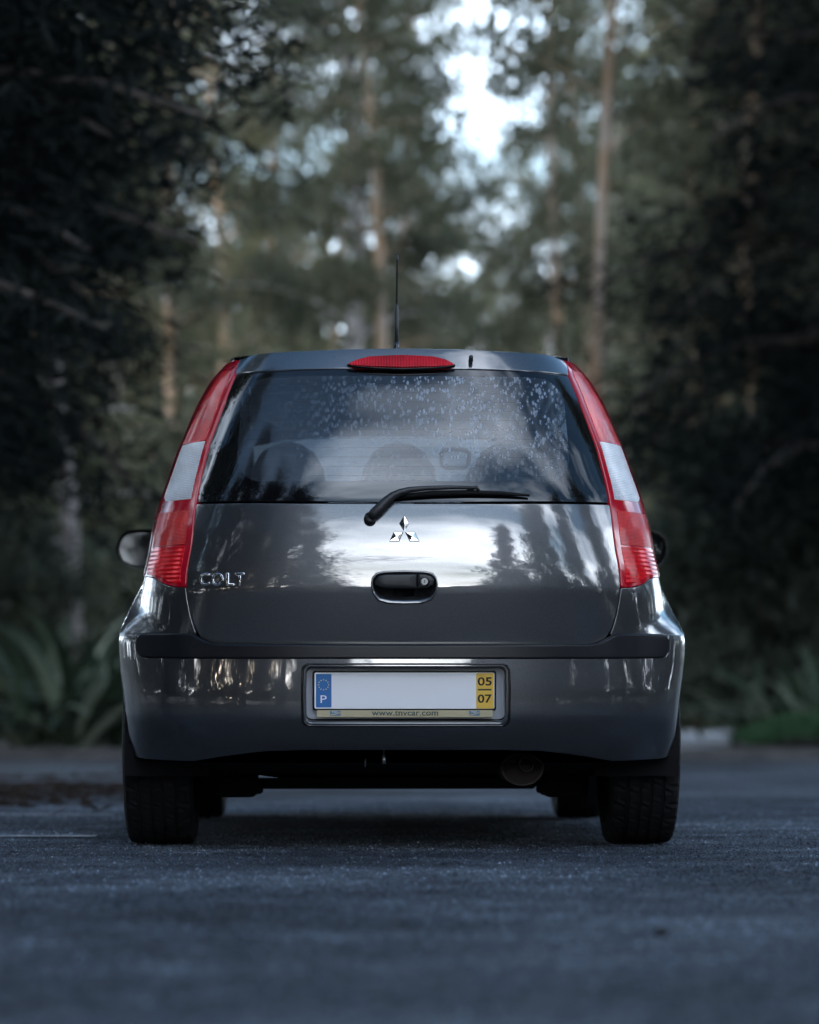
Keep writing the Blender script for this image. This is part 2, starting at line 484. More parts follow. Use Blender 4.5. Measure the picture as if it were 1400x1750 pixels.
class Skin:
    def __init__(s, y0, A, n): s.y0, s.At, s.n = y0, Smooth(A, 31), n
    def yc(s, z): return s.y0(z) + s.At(z)
    def pt(s, a, z):
        sg = 1 if a >= 0 else -1
        a = abs(a)
        W = W_CORNER(z)
        if a < 1:
            q = a * (2 - a)
            x = W * q
            y = s.y0(z) + s.At(z) * (1 - math.sqrt(max(0, 1 - q ** s.n)))
        else:
            y = s.yc(z) + (a - 1)
            x = W
        wm = W_MID(z)
        # sides swell from the corner to the wheel arch, and taper to the nose
        if wm > W and a > 0.5: x += (wm - W) * sstep((y - (.10 + (s.yc(z) - .17) * sstep((z - .60) / .11))) / (0.20 + .04 * sstep((z - .60) / .11)))
        if y > 2.9: x -= 0.26 * ((y - 2.9) / 0.95) ** 2.6
        return Vector((sg * x, y, z))
    def nrm(s, a, z):
        e = 0.002
        du = s.pt(a + e, z) - s.pt(a - e, z)
        dz = s.pt(a, z + e) - s.pt(a, z - e)
        return du.cross(dz).normalized()
    def px(s, px, py):
        """photo pixel (1400 wide) -> (a, z) on the rear of the skin"""
        tgt = abs(px - PX_C)
        def row(a):
            y = .1
            for _ in range(6):
                z = CAM_H + (PY_H - py) * (CAR_Y + y) / F_PX
                y = s.pt(a, z).y
            return z
        lo, hi = 0.0, 1.02
        for _ in range(22):
            a = (lo + hi) / 2
            z = row(a); p = s.pt(a, z)
            if p.x * F_PX / (CAR_Y + p.y) < tgt: lo = a
            else: hi = a
        if tgt < 1e-6: a = 0.0; z = row(a)
        return (a if px >= PX_C else -a, z)
    def side(s, y, z):
        if y >= s.yc(z): return (1 + y - s.yc(z), z)
        lo, hi = 0.0, 1.0
        for _ in range(30):
            m = (lo + hi) / 2
            if s.pt(m, z).y < y: lo = m
            else: hi = m
        return ((lo + hi) / 2, z)

BODY = Skin(Y0_BODY, [(0, .25), (.60, .24), (.74, .27), (.95, .37), (1.1, .40), (1.6, .40)], 4.2)
BUMP = Skin(Y0_BUMP, [(0, .25), (1.6, .25)], 3.6)

def mir(o): return [(-a, z) for a, z in reversed(o)]
def sym(o):
    """right-hand half outline (bottom centre ... top centre) -> full outline"""
    return o + mir(o)

def densify(o, step):
    r = []
    for i, p in enumerate(o):
        q = o[(i + 1) % len(o)]
        d = math.hypot(q[0] - p[0], q[1] - p[1])
        if d < 1e-6: continue
        k = max(1, int(math.ceil(d / step)))
        for j in range(k): r.append((p[0] + (q[0] - p[0]) * j / k, p[1] + (q[1] - p[1]) * j / k))
    return r

def patch(name, skin, outline, mat, parent, holes=(), off=0.0, depth=0.012, bev=0.0015, da=0.025, dz=0.025, offf=None):
    bm = bmesh.new()
    def ring(o):
        o = densify(o, 0.02)
        vs = [bm.verts.new((a, z, 0)) for a, z in o]
        return [bm.edges.new((vs[i], vs[(i + 1) % len(vs)])) for i in range(len(vs))]
    es = ring(outline)
    for h in holes: es += ring(h)
    bmesh.ops.triangle_fill(bm, edges=es, use_beauty=True, use_dissolve=False, normal=(0, 0, 1))
    A = [v.co.x for v in bm.verts]; Z = [v.co.y for v in bm.verts]
    def cut(lo, hi, step, no):
        k = math.floor(lo / step) + 1
        while k * step < hi - 1e-5:
            co = (k * step, 0, 0) if no[0] else (0, k * step, 0)
            bmesh.ops.bisect_plane(bm, geom=bm.verts[:] + bm.edges[:] + bm.faces[:], plane_co=co, plane_no=no, dist=1e-5)
            k += 1
    cut(min(A), max(A), da, (1, 0, 0))
    cut(min(Z), max(Z), dz, (0, 1, 0))
    # join the slivers within each cell
    def cell(f):
        c = f.calc_center_median(); return (math.floor(c.x / da), math.floor(c.y / dz))
    inner = [e for e in bm.edges if len(e.link_faces) == 2 and cell(e.link_faces[0]) == cell(e.link_faces[1])]
    bmesh.ops.dissolve_edges(bm, edges=inner, use_verts=False)
    bmesh.ops.triangulate(bm, faces=[f for f in bm.faces if len(f.verts) > 4])
    bm.normal_update()
    for f in bm.faces:
        if f.normal.z < 0: f.normal_flip()
    bm.verts.index_update()
    pos, nor, uv = [], [], []
    for v in bm.verts:
        a, z = v.co.x, v.co.y
        N = skin.nrm(a, z)
        o = off if offf is None else offf(a, z)
        p = skin.pt(a, z)
        pos.append(p + N * o); nor.append(N); uv.append((p.x, z))
    faces = [[v.index for v in f.verts] for f in bm.faces]
    loopn = [[nor[i] for i in f] for f in faces]
    outd = {}
    bedges = []
    for f in bm.faces:
        L = len(f.verts)
        for i in range(L):
            v1, v2 = f.verts[i], f.verts[(i + 1) % L]
            e = bm.edges.get((v1, v2))
            if len(e.link_faces) == 1:
                bedges.append((v1.index, v2.index))
                d = (pos[v2.index] - pos[v1.index])
                o = d.cross(nor[v1.index])
                if o.length > 1e-9:
                    o.normalize()
                    for k in (v1.index, v2.index): outd[k] = outd.get(k, Vector()) + o
    bm.free()
    r2, r3 = {}, {}
    for k, o in outd.items():
        o = o.normalized() if o.length > 1e-9 else o
        outd[k] = o
        p2 = pos[k] + o * bev - nor[k] * bev
        r2[k] = len(pos); pos.append(p2); uv.append(uv[k])
        r3[k] = len(pos); pos.append(p2 - nor[k] * depth); uv.append(uv[k])
    for i, j in bedges:
        if i not in r2 or j not in r2: continue
        ni, nj = (outd[i] * .75 + nor[i] * .45).normalized(), (outd[j] * .75 + nor[j] * .45).normalized()
        faces.append([j, i, r2[i], r2[j]]); loopn.append([nor[j], nor[i], ni, nj])
        faces.append([r2[j], r2[i], r3[i], r3[j]]); loopn.append([nj, ni, outd[i], outd[j]])
    me = bpy.data.meshes.new(name)
    me.from_pydata([tuple(p) for p in pos], [], faces)
    me.polygons.foreach_set('use_smooth', [True] * len(me.polygons))
    ul = me.uv_layers.new(name='UVMap')
    lu = []
    for f in faces:
        for i in f: lu += uv[i]
    ul.data.foreach_set('uv', lu)
    me.normals_split_custom_set([tuple(nv) for f in loopn for nv in f])
    me.update()
    return link(name, me, mat, parent)

def grid_obj(name, fn, nu, nv, mat, parent, smooth=True, skip=None):
    verts = [fn(i / nu, j / nv) for j in range(nv + 1) for i in range(nu + 1)]
    faces = []
    for j in range(nv):
        for i in range(nu):
            if skip and skip((i + .5) / nu, (j + .5) / nv): continue
            a = j * (nu + 1) + i
            faces.append((a, a + 1, a + nu + 2, a + nu + 1))
    return from_py(name, verts, faces, mat, parent, smooth)

def rrect(cx, cz, w, h, r, seg=6):
    """rounded rectangle, counter-clockwise"""
    o = []
    for k, (sx, sz) in enumerate(((1, -1), (1, 1), (-1, 1), (-1, -1))):
        for i in range(seg + 1):
            a = R(-90 + 90 * k + 90 * i / seg)
            o.append((cx + sx * (w / 2 - r) + r * math.cos(a), cz + sz * (h / 2 - r) + r * math.sin(a)))
    return o
def rr_px(skin, x0, y0, x1, y1, r, seg=6):
    return [skin.px(x, -yy) for x, yy in rrect((x0 + x1) / 2, -(y0 + y1) / 2, x1 - x0, y1 - y0, r, seg)]

#@@CAR
# ------------------------------------------------------------------ the car
car = empty('hatchback_car', ((PX_C - 700) / F_PX * CAR_Y, CAR_Y, 0), R(1.15),
            'dark grey metallic hatchback with tall red tail lamps, parked with its back to the viewer', 'car')
AX_R, AX_F, TYRE_R = 0.62, 3.12, 0.292

LAMP_IN = [(1064, 1002), (1059, 959), (1051, 907), (1046, 862), (1038, 818), (1022, 758), (996, 688), (977, 641), (968, 617)]
lamp_in = [BODY.px(*p) for p in LAMP_IN]
def lamp_in_a(z):
    zs = [p[1] for p in lamp_in]; As = [p[0] for p in lamp_in]
    return float(np.interp(z, zs, As))

# tailgate
tg_r = [BODY.px(*p) for p in [(691, 1103), (900, 1103), (1000, 1102), (1020, 1099), (1036, 1090), (1046, 1073), (1053, 1050), (1058, 1024), (1061, 1003),
                              (1056.5, 959), (1048.5, 907), (1043.5, 863), (860, 862), (691, 862)]]
HR = rr_px(BODY, 636, 977, 748, 1031, 24, 8)
# the recess is flatter on top
HR = [BODY.px(x, y) for x, y in [(664, 1031), (691, 1032), (720, 1031), (736, 1026), (745, 1014), (748, 1000), (746, 988), (739, 980), (727, 977), (691, 976), (657, 977),
                                 (644, 980), (637, 988), (635, 1000), (638, 1014), (647, 1026)]]
tailgate = patch('tailgate', BODY, sym(tg_r[1:-1]), M['paint'], car, holes=[HR[::-1]], depth=.02, bev=.002)

# handle recess: lip rolled out, walls going in, floor
def ring_loft(name, skin, loops, mat, parent, cap=True):
    rings = []
    for o, d in loops: rings.append([skin.pt(a, z) + skin.nrm(a, z) * d for a, z in o])
    v, f = loft(rings, True, False)
    n = len(rings[0])
    if cap: f.append(tuple((len(rings) - 1) * n + j for j in range(n)))
    return from_py(name, v, f, mat, parent, True)
def scale_o(o, sx, sz, cx=None, cz=None, dz=0):
    cx = sum(p[0] for p in o) / len(o) if cx is None else cx
    cz = sum(p[1] for p in o) / len(o) if cz is None else cz
    return [(cx + (a - cx) * sx, cz + (z - cz) * sz + dz) for a, z in o]
HRd = densify(HR, 0.008)
ring_loft('handle_recess', BODY, [(scale_o(HRd, 1.025, 1.05), -.0015), (scale_o(HRd, 1.015, 1.03), .0030), (scale_o(HRd, .985, .96), .0045), (scale_o(HRd, .955, .86, dz=.001), .0015),
                                  (scale_o(HRd, .92, .72, dz=.003), -.010), (scale_o(HRd, .90, .66, dz=.004), -.035)], M['paint'], tailgate)
hp = [BODY.px(x, y) for x, y in [(655, 1005), (712.5, 1005.5), (712.5, 981), (660, 981.5), (648, 984), (641, 992), (642, 1000)]]
def slab(name, skin, outline, d_back, d_front, bev, mat, parent, shape=None):
    o = densify(outline, .006)
    return ring_loft(name, skin, [(o, d_back), (o, d_front - bev), (scale_o(o, 1 - bev * 3, .94), d_front - bev * .3), (scale_o(o, 1 - bev * 8, .84), d_front), (scale_o(o, .6, .5), d_front + .001)], mat, parent)
slab('handle', BODY, hp, -.03, .004, .004, M['black_plastic'], tailgate)
lp = [BODY.px(x, y) for x, y in [(714, 1005.5), (733, 1005), (741, 1000), (743, 992), (738, 984.5), (728, 981.5), (714, 981)]]
slab('lock_housing', BODY, lp, -.03, .003, .003, M['black_plastic'], tailgate)
la, lz = BODY.px(726, 994)
lc = BODY.pt(la, lz)
v, f = lathe([(0.006, .0145), (-.0055, .0145), (-.007, .0135), (-.007, .0105), (-.0045, .0102), (-.0045, 0.0001)], 24, 'Y')
o = from_py('lock_ring', v, f, M['gloss_black'], tailgate); o.location = lc
bm = bmesh.new()
bmesh.ops.create_cone(bm, cap_ends=True, segments=24, radius1=.0100, radius2=.0092, depth=.006, matrix=Matrix.Rotation(R(90), 4, 'X'))
o = bm_obj('lock_barrel', bm, M['white_plastic'], tailgate); o.location = lc + Vector((0, -.006, 0))
o = box('keyhole', (0, 0, 0), (.0022, .001, .008), M['ink'], tailgate); o.location = lc + Vector((0, -.0094, 0))

# rear window, top panel with its brake lamp
gl_r = [BODY.px(*p) for p in [(691, 857.5), (1042, 857.5), (1035.5, 818), (1019.5, 758), (993.5, 688), (974.5, 641), (900, 634.5), (790, 630.5), (691, 629.5)]]
patch('rear_window', BODY, sym(gl_r), M['rear_glass'], car, off=-.002, depth=.004, bev=.001)
sp_r = [BODY.px(*p) for p in [(691, 628), (790, 629), (900, 633), (973.5, 639.5), (966, 616), (920, 612), (860, 608), (777, 604), (691, 602.5)]]
def sp_off(a, z): return .003 + .015 * sstep((z - 1.375) / .03) * (1 - sstep((abs(a) - .45) / .25))
patch('roof_spoiler', BODY, sym(sp_r), M['paint'], car, offf=sp_off, depth=.03, bev=.004)
bl = [BODY.px(*p) for p in [(640, 632), (690, 633.5), (740, 632), (766, 630), (777, 628), (762, 621), (742, 617), (690, 615), (634, 617), (614, 621.5), (598, 628), (612, 630)]]
patch('brake_lamp', BODY, bl, M['brake_lens'], car, off=.024, depth=.02, bev=.002, da=.01, dz=.01, offf=lambda a, z: .026 - .006 * abs(a / .15) ** 2)
bl2 = scale_o(bl, 1.025, 1.22)
patch('brake_lamp_surround', BODY, bl2, M['gloss_black'], car, off=.0185, depth=.01, bev=.001, da=.02, dz=.02)

# tail lamps
def lamp_out_a(z):
    return float(np.interp(z, [.79, .83, .9, 1.1, 1.43], [.955, .995, 1.02, 1.04, 1.04]))
zt, zb = lamp_in[-1][1], lamp_in[0][1]
lamp_r = [lamp_in[0], BODY.px(1080, 1002), BODY.px(1092, 999.5), BODY.px(1104, 994), BODY.px(1112, 987)]
lamp_r += [(lamp_out_a(z), z) for z in np.linspace(zb + .04, zt - .02, 26)] + [((lamp_in[-1][0] + 1.0) / 2, zt)] + lamp_in[::-1][:-1]
def lens_outline(nm, z0, z1, mi, mo, n=10):
    zs = np.linspace(z0, z1, n)
    out = [(mo[0] + (mo[1] - mo[0]) * (z - z0) / (z1 - z0), z) for z in zs]
    inn = [(lamp_in_a(z) + mi, z) for z in zs[::-1]]
    if nm == 'reversing_lens':     # rounded at its lower outer corner
        out = [(out[0][0] - .10, z0), (out[0][0] - .035, z0 + .004), (out[0][0] - .008, z0 + .014)] + [p for p in out if p[1] > z0 + .02]
    if nm == 'reflector_lens':     # follows the curved foot of the lamp
        out = [BODY.px(1070, 997.5), BODY.px(1084, 996.5), BODY.px(1095, 992.5), BODY.px(1104, 986)] + [p for p in out if p[1] > BODY.px(1104, 980)[1]]
        inn = [p for p in inn if p[1] > out[0][1] + .004]
    return out + inn
LENSES = [('stop_lens', 'red_lens', 1.173, 1.385, .022, (.83, .75)), ('reversing_lens', 'clear_lens', 1.000, 1.168, .022, (.84, .82)),
          ('turn_lens', 'bright_red_lens', .868, .966, .024, (.85, .84)), ('reflector_lens', 'lined_red_lens', .77, .862, .024, (.87, .86))]
for side in (1, -1):
    ol = lamp_r if side > 0 else mir(lamp_r)
    lamp = patch('tail_lamp', BODY, ol, M['lamp_rim'], car, off=.004, depth=.02, bev=.003, da=.02, dz=.02)
    for nm, mt, z0, z1, mi, mo in LENSES:
        z0p, z1p = z0, z1
        lo = lens_outline(nm, z0p, z1p, mi, mo)
        if nm == 'stop_lens':      # tapers to a point towards the roof
            lo = [(a, z) for a, z in lo]
        if side < 0: lo = mir(lo)
        patch(nm, BODY, lo, M[mt], lamp, off=.0055, depth=.003, bev=.0012, da=.02, dz=.012)

# quarter panels and pillars round the lamps
def zedge(y): return float(np.interp(y, [.2, .5, 1.0, 1.5, 2.0, 2.4, 2.7, 3.0, 3.2, 3.5, 3.85], [1.425, 1.44, 1.455, 1.455, 1.44, 1.40, 1.27, 1.08, .96, .86, .74]))
def arch(cy, r0, z0, n=16):
    """wheel arch from rear foot to front foot (over the top), (y, z)"""
    return [(cy - r0 * math.cos(t), TYRE_R + .01 + r0 * math.sin(t)) for t in np.linspace(R(-12), R(192), n)]
ST_TOP = 1085.0
zq0 = BODY.px(1100, ST_TOP)[1]
q_in = [BODY.px(*p) for p in [(1064.5, 1006), (1062, 1026), (1057, 1051), (1050, 1075), (1046, 1084)]]   # beside the tailgate, downwards
lamp_bot = [BODY.px(1066, 1005.5), BODY.px(1081, 1005.3), BODY.px(1093.5, 1002.8), BODY.px(1106, 997.2), BODY.px(1114, 990.5)]
lamp_back = [(lamp_out_a(z) + .012, z) for z in np.linspace(zb + .045, zt, 20)]
quarter = []
quarter += q_in[::-1][0:1]
# along the strip top to the corner, then along the side at the bumper joint to the arch
quarter += [BODY.px(1100, ST_TOP), BODY.px(1142, ST_TOP - 1), BODY.side(.31, .616)]
ar = [(y, z) for y, z in arch(AX_R, .335, 0, 24)]
quarter += [BODY.side(y, z) for y, z in ar if (z > .612 and y < AX_R) or y >= AX_R]
quarter += [BODY.side(1.05, .22), BODY.side(1.07, .55), BODY.side(1.02, .72), BODY.side(1.10, .95), BODY.side(.86, .975), BODY.side(.70, 1.05), BODY.side(.72, 1.25), BODY.side(.80, 1.36),
            BODY.side(.84, 1.44), BODY.side(.48, 1.437)]
quarter += lamp_back[::-1] + lamp_bot[::-1][0:] + q_in[:-1]
for side in (1, -1):
    patch('quarter_panel', BODY, quarter if side > 0 else mir(quarter), M['paint'], car, depth=.015, bev=.002, da=.02, dz=.02)

# bumper with plate recess
BZ0 = BUMP.px(691, 1285)[1]
bp = [BUMP.px(*p) for p in [(691, 1281), (860, 1281), (930, 1283), (996, 1291), (1050, 1300)]]
zlow = bp[-1][1]
bump_r = bp + [BUMP.side(.20, .262), BUMP.side(.285, .27)]
bump_r += [BUMP.side(y, z) for y, z in ar if .28 < z < .60 and y < AX_R]
bump_r += [BUMP.side(.31, .612), BUMP.px(1152, 1085), BUMP.px(1145.5, 1085.5), BUMP.px(1146, 1116), BUMP.px(1142, 1123.5)] + [BUMP.px(*p) for p in [(1060, 1124.5), (900, 1124), (691, 1124)]]
PL = rr_px(BUMP, 521, 1138, 867, 1237, 12, 6)
bumper = patch('rear_bumper', BUMP, sym(bump_r), M['paint'], car, holes=[PL[::-1]], depth=.02, bev=.003, da=.02, dz=.015)
PLd = densify(PL, .01)
ring_loft('plate_recess', BUMP, [(scale_o(PLd, 1.040, 1.10), -.001), (scale_o(PLd, 1.034, 1.085), .0025), (scale_o(PLd, 1.018, 1.05), .0030), (scale_o(PLd, 1.010, 1.03), .0005), (scale_o(PLd, .995, .985), -.012),
                                  (scale_o(PLd, .985, .94), -.046)], M['gloss_black'], bumper)
# rub strip
st = [BUMP.px(*p) for p in [(691, 1123), (900, 1123), (1060, 1122.5), (1128, 1121.5), (1138, 1119), (1143, 1112), (1144, 1098), (1142, 1090), (1137, 1086.5)]]
st += [BUMP.px(*p) for p in [(1100, 1086.5), (1062, 1086.5), (1053, 1088), (1042, 1094), (1028, 1101), (1005, 1105), (691, 1106)]]
def st_off(a, z): return .005 + .004 * (1 - min(1.0, abs((z - .575) / .03)) ** 2)
patch('bumper_strip', BUMP, sym(st), M['strip_plastic'], car, offf=st_off, depth=.02, bev=.006, da=.02, dz=.006)

# number plate: flat, in the recess
plate = empty('number_plate', (0, 0, 0)); plate.parent = car
def plate_px(px, py, y):
    k = F_PX / (CAR_Y + y); return ((px - PX_C - 2.5) / k, CAM_H + (PY_H - py) / k)
def flat(name, x0, y0, x1, y1, y, th, mat, parent, r=0.004, bev=.0008):
    xa, za = plate_px(x0, y1, y); xb, zb_ = plate_px(x1, y0, y)
    o = rrect((xa + xb) / 2, (za + zb_) / 2, xb - xa, zb_ - za, r, 4)
    cx, cz = (xa + xb) / 2, (za + zb_) / 2
    ins = [(cx + (x - cx) * (1 - 2 * bev / (xb - xa)), cz + (z - cz) * (1 - 2 * bev / (zb_ - za))) for x, z in o]
    rings = [[(x, y, z) for x, z in o], [(x, y - th + bev, z) for x, z in o], [(x, y - th, z) for x, z in ins]]
    v, f = loft(rings)
    ob = from_py(name, v, f, mat, parent, False)
    return ob
flat('plate_holder', 524, 1140, 866, 1231, .046, .004, M['holder_grey'], plate, .008)
flat('plate_frame', 537.5, 1146.5, 851, 1214.5, .040, .010, M['gloss_black'], plate, .006, .002)
flat('plate_board', 540.5, 1149.5, 848, 1211.5, .033, .0045, M['plate_white'], plate, .005)
flat('country_band', 543, 1152, 569.5, 1209, .0282, .0006, M['plate_blue'], plate, .002, .0002)
flat('date_band', 817, 1150.5, 847, 1211, .0282, .0006, M['plate_yellow'], plate, .003, .0002)
yP = .0272
def P3(px, py, y=yP):
    x, z = plate_px(px, py, y); return (x, y, z)
kp = (CAR_Y + .03) / F_PX
text_obj('letter_p', 'P', P3(556, 1195), 10.5 * kp, 13 * kp, M['plate_white'], plate, .0004)
bm = bmesh.new()
for i in range(12):
    t = 2 * math.pi * i / 12
    cx, _, cz = P3(556 + 8.6 * math.sin(t), 1170.5 - 8.6 * math.cos(t))
    vs = []
    for k in range(10):
        rr = (1.5 if k % 2 == 0 else .65) * kp
        b_ = math.pi * k / 5
        vs.append(bm.verts.new((cx + rr * math.sin(b_), yP - .0002, cz + rr * math.cos(b_))))
    bm.faces.new(vs)
bmesh.ops.recalc_face_normals(bm, faces=bm.faces[:])
bm_obj('star_ring', bm, M['star_yellow'], plate)
text_obj('year_number', '05', P3(831.5, 1164.5), 24 * kp, 14.5 * kp, M['ink'], plate, .0004, 0, .018)
text_obj('month_number', '07', P3(831.5, 1194), 24 * kp, 14.5 * kp, M['ink'], plate, .0004, 0, .018)
flat('date_divider', 820, 1177.5, 843, 1180, .0276, .0006, M['ink'], plate, .0005, .0001)
strip = flat('dealer_strip', 544.5, 1213.8, 845, 1226, .034, .005, M['strip_cream'], plate, .003)
text_obj('web_address', 'www.tnvcar.com', P3(695, 1218.8, .0285), 114 * kp, 8.5 * kp, M['green_ink'], plate, .0003, 0, .015)
for lx in (576, 814):
    flat('logo_patch', lx - 9, 1214.8, lx + 9, 1223.5, .0290, .0005, M['logo_blue'], plate, .001, .0001)
    text_obj('logo_lettering', 'TNV', P3(lx - 1, 1217, .0284), 10 * kp, 3.2 * kp, M['plate_white'], plate, .0002)
    bm = bmesh.new()
    pts = [(lx - 8, 1221.2), (lx - 2, 1220.2), (lx + 3, 1219), (lx + 8, 1216.5), (lx + 8, 1218.3), (lx + 3, 1220.6), (lx - 2, 1222), (lx - 8, 1222.6)]
    bm.faces.new([bm.verts.new(P3(x, y, .0284)) for x, y in pts][::-1])
    bmesh.ops.recalc_face_normals(bm, faces=bm.faces[:])
    bm_obj('logo_wave', bm, M['strip_cream'], plate)

# badges
def badge_poly(name, pts, parent, h=.006):
    """raised faceted shape with a ridge, pixel outline"""
    base = [BODY.px(*p) for p in pts]
    c = (sum(p[0] for p in base) / len(base), sum(p[1] for p in base) / len(base))
    r0 = [BODY.pt(a, z) + BODY.nrm(a, z) * -.001 for a, z in base]
    r1 = [BODY.pt(a, z) + BODY.nrm(a, z) * (h * .6) for a, z in base]
    r2 = [BODY.pt(a, z) + BODY.nrm(a, z) * h for a, z in scale_o(base, .86, .86)]
    ctr = BODY.pt(*c) + BODY.nrm(*c) * (h + .0012)
    v, f = loft([r0, r1, r2], True, False)
    n = len(base); v.append(tuple(ctr)); ci = len(v) - 1
    for j in range(n): f.append((2 * n + j, 2 * n + (j + 1) % n, ci))
    return from_py(name, v, f, M['chrome'], parent, False)
emb = empty('emblem'); emb.parent = tailgate
for pts in ([(691.5, 908), (699.5, 895), (691.5, 881), (683, 895)], [(690, 909.5), (673.5, 909.5), (666, 925.5), (683, 925.5)], [(693, 909.5), (701, 925.5), (717.5, 925.5), (709.5, 909.5)]):
    badge_poly('diamond', pts, emb)
for ch, x0, x1 in (('C', 342.5, 361.5), ('O', 363, 384.5), ('L', 388, 402.5), ('T', 403.5, 419)):
    a, z = BODY.px((x0 + x1) / 2, 991)
    kk = (CAR_Y + BODY.pt(a, z).y) / F_PX
    lt = text_obj('badge_letter', ch, (0, 0, 0), (x1 - x0) * kk * 1.04, 23 * kk, M['chrome'], tailgate, .0055, .0012, .028)
    N = BODY.nrm(a, z)
    lt.location = BODY.pt(a, z) + N * .001
    lt.rotation_euler = (math.asin(-N.z) * -1 * -1, 0, math.atan2(N.x, -N.y))

# wiper
def on(px, py, d):
    a, z = BODY.px(px, py); return BODY.pt(a, z) + BODY.nrm(a, z) * d
wiper = empty('rear_wiper'); wiper.parent = car
v, f = tube([on(633, 889, -.01), on(633, 888, .012), on(633, 887, .024), on(633, 887, .027)], [.0175, .0175, .016, .010], 20)
from_py('pivot_cap', v, f, M['black_plastic'], wiper)
ap = [(632, 888), (640, 881), (650, 872), (661, 861), (672, 852.5), (684, 847), (700, 842.5), (730, 839.5), (770, 838), (815, 838)]
v, f = tube([on(x, y, .026 + .004 * math.sin(i / 9 * 3.1)) for i, (x, y) in enumerate(ap)], [.0110, .0150, .0150, .0135, .0115, .0100, .0085, .0070, .0060, .0050], 12, (0.75, 1.0))
from_py('wiper_arm', v, f, M['black_plastic'], wiper)
bp_ = [(664, 853.5), (690, 850), (740, 845.5), (800, 844), (860, 845.5), (905, 849)]
v, f = tube([on(x, y, .014) for x, y in bp_], [.0035, .0065, .008, .0075, .006, .0035], 8)
from_py('wiper_blade', v, f, M['rubber'], wiper)
v, f = tube([on(x, y, .022) for x, y in [(798, 840), (806, 838), (815, 837), (817, 842)]], .006, 8)
from_py('blade_clip', v, f, M['black_plastic'], wiper)
# washer nozzle
v, f = lathe([(-.004, .006), (.010, .0062), (.014, .004), (.0145, .0005)], 14, 'Z')
o = from_py('washer_nozzle', v, f, M['black_plastic'], car); o.location = on(806.5, 621, .018)

# roof, windscreen, bonnet: spans between the sides
def ztop(y): return zedge(y) + float(np.interp(y, [.2, .5, 2.0, 3.0, 3.8], [.008, .017, .045, .05, .03]))
def roof_pt(t, y):
    ze = zedge(y)
    sk = BODY.pt(1 + y - BODY.yc(ze), ze) if y > BODY.yc(ze) else BODY.pt(.99, ze)
    return Vector((sk.x * t, y, ze + (ztop(y) - ze) * (1 - abs(t) ** 2.6)))
sp_top = [BODY.px(*p) for p in [(966, 616), (920, 612), (860, 608), (777, 604), (691, 602.5)]]
def roof_fn(u, v_):
    t = u * 2 - 1
    aa = abs(t) * sp_top[0][0]
    z0 = float(np.interp(aa, [p[0] for p in sp_top[::-1]], [p[1] for p in sp_top[::-1]]))
    p0 = BODY.pt(aa, z0) + BODY.nrm(aa, z0) * .013
    p0 = Vector((p0.x * (1 if t >= 0 else -1), p0.y, p0.z - .001))
    if v_ == 0: return p0
    p1 = roof_pt(t, .62 + (2.42 - .62) * v_)
    w = min(1.0, v_ / .12)
    pm = roof_pt(t, p0.y + (2.42 - p0.y) * v_)
    return p0.lerp(pm, w) if w < 1 else pm
grid_obj('roof', roof_fn, 24, 40, M['paint'], car)
grid_obj('windscreen', lambda u, v_: roof_pt(u * 1.9 - .95, 2.45 + .68 * v_), 16, 12, M['screen_glass'], car)
def wframe(u, v_): return roof_pt(u * 2 - 1, 2.40 + .78 * v_) + Vector((0, -.004, -.006))
grid_obj('windscreen_frame', wframe, 40, 26, M['gloss_black'], car, skip=lambda u, v_: abs(u - .5) < .455 and .09 < v_ < .90)
grid_obj('bonnet', lambda u, v_: roof_pt(u * 2 - 1, 3.16 + .66 * v_), 16, 14, M['paint'], car)
def nose(u, v_):
    p = roof_pt(u * 2 - 1, 3.82)
    zz = p.z + (.22 - p.z) * v_
    return Vector((p.x * (1 - .02 * v_), 3.82 + .06 * math.sin(v_ * math.pi), zz))
grid_obj('front_bumper', nose, 16, 10, M['paint'], car)

# sides: doors, wings, windows
def ysk(y, z): return BODY.side(y, z)
rear_door = [ysk(1.06, .30), ysk(1.90, .26), ysk(1.90, .93), ysk(1.105, .945), ysk(1.028, .72), ysk(1.078, .55)]
front_door = [ysk(1.91, .26), ysk(2.82, .26), ysk(2.86, .92), ysk(1.91, .93)]
fwing = [ysk(2.83, .22)] + [ysk(y, z) for y, z in arch(AX_F, .335, 0, 20) if z > .22] + [ysk(3.80, .3), ysk(3.82, .70), ysk(3.5, .85), ysk(3.19, .955), ysk(2.87, .93)]
rwin = [ysk(1.02, .972), ysk(1.88, .955), ysk(1.88, 1.375), ysk(1.1, 1.385), ysk(.86, 1.33), ysk(.80, 1.2), ysk(.82, 1.03)]
fwin = [ysk(1.95, .955), ysk(2.80, .955), ysk(2.62, 1.20), ysk(2.34, 1.365), ysk(1.95, 1.375)]
frame = [ysk(1.09, .947), ysk(1.90, .932), ysk(3.17, .945), ysk(2.98, 1.075), ysk(2.68, 1.262), ysk(2.4, 1.39), ysk(2.0, 1.435), ysk(1.5, 1.452), ysk(.85, 1.445), ysk(.81, 1.36), ysk(.73, 1.25), ysk(.71, 1.05), ysk(.87, .977)]
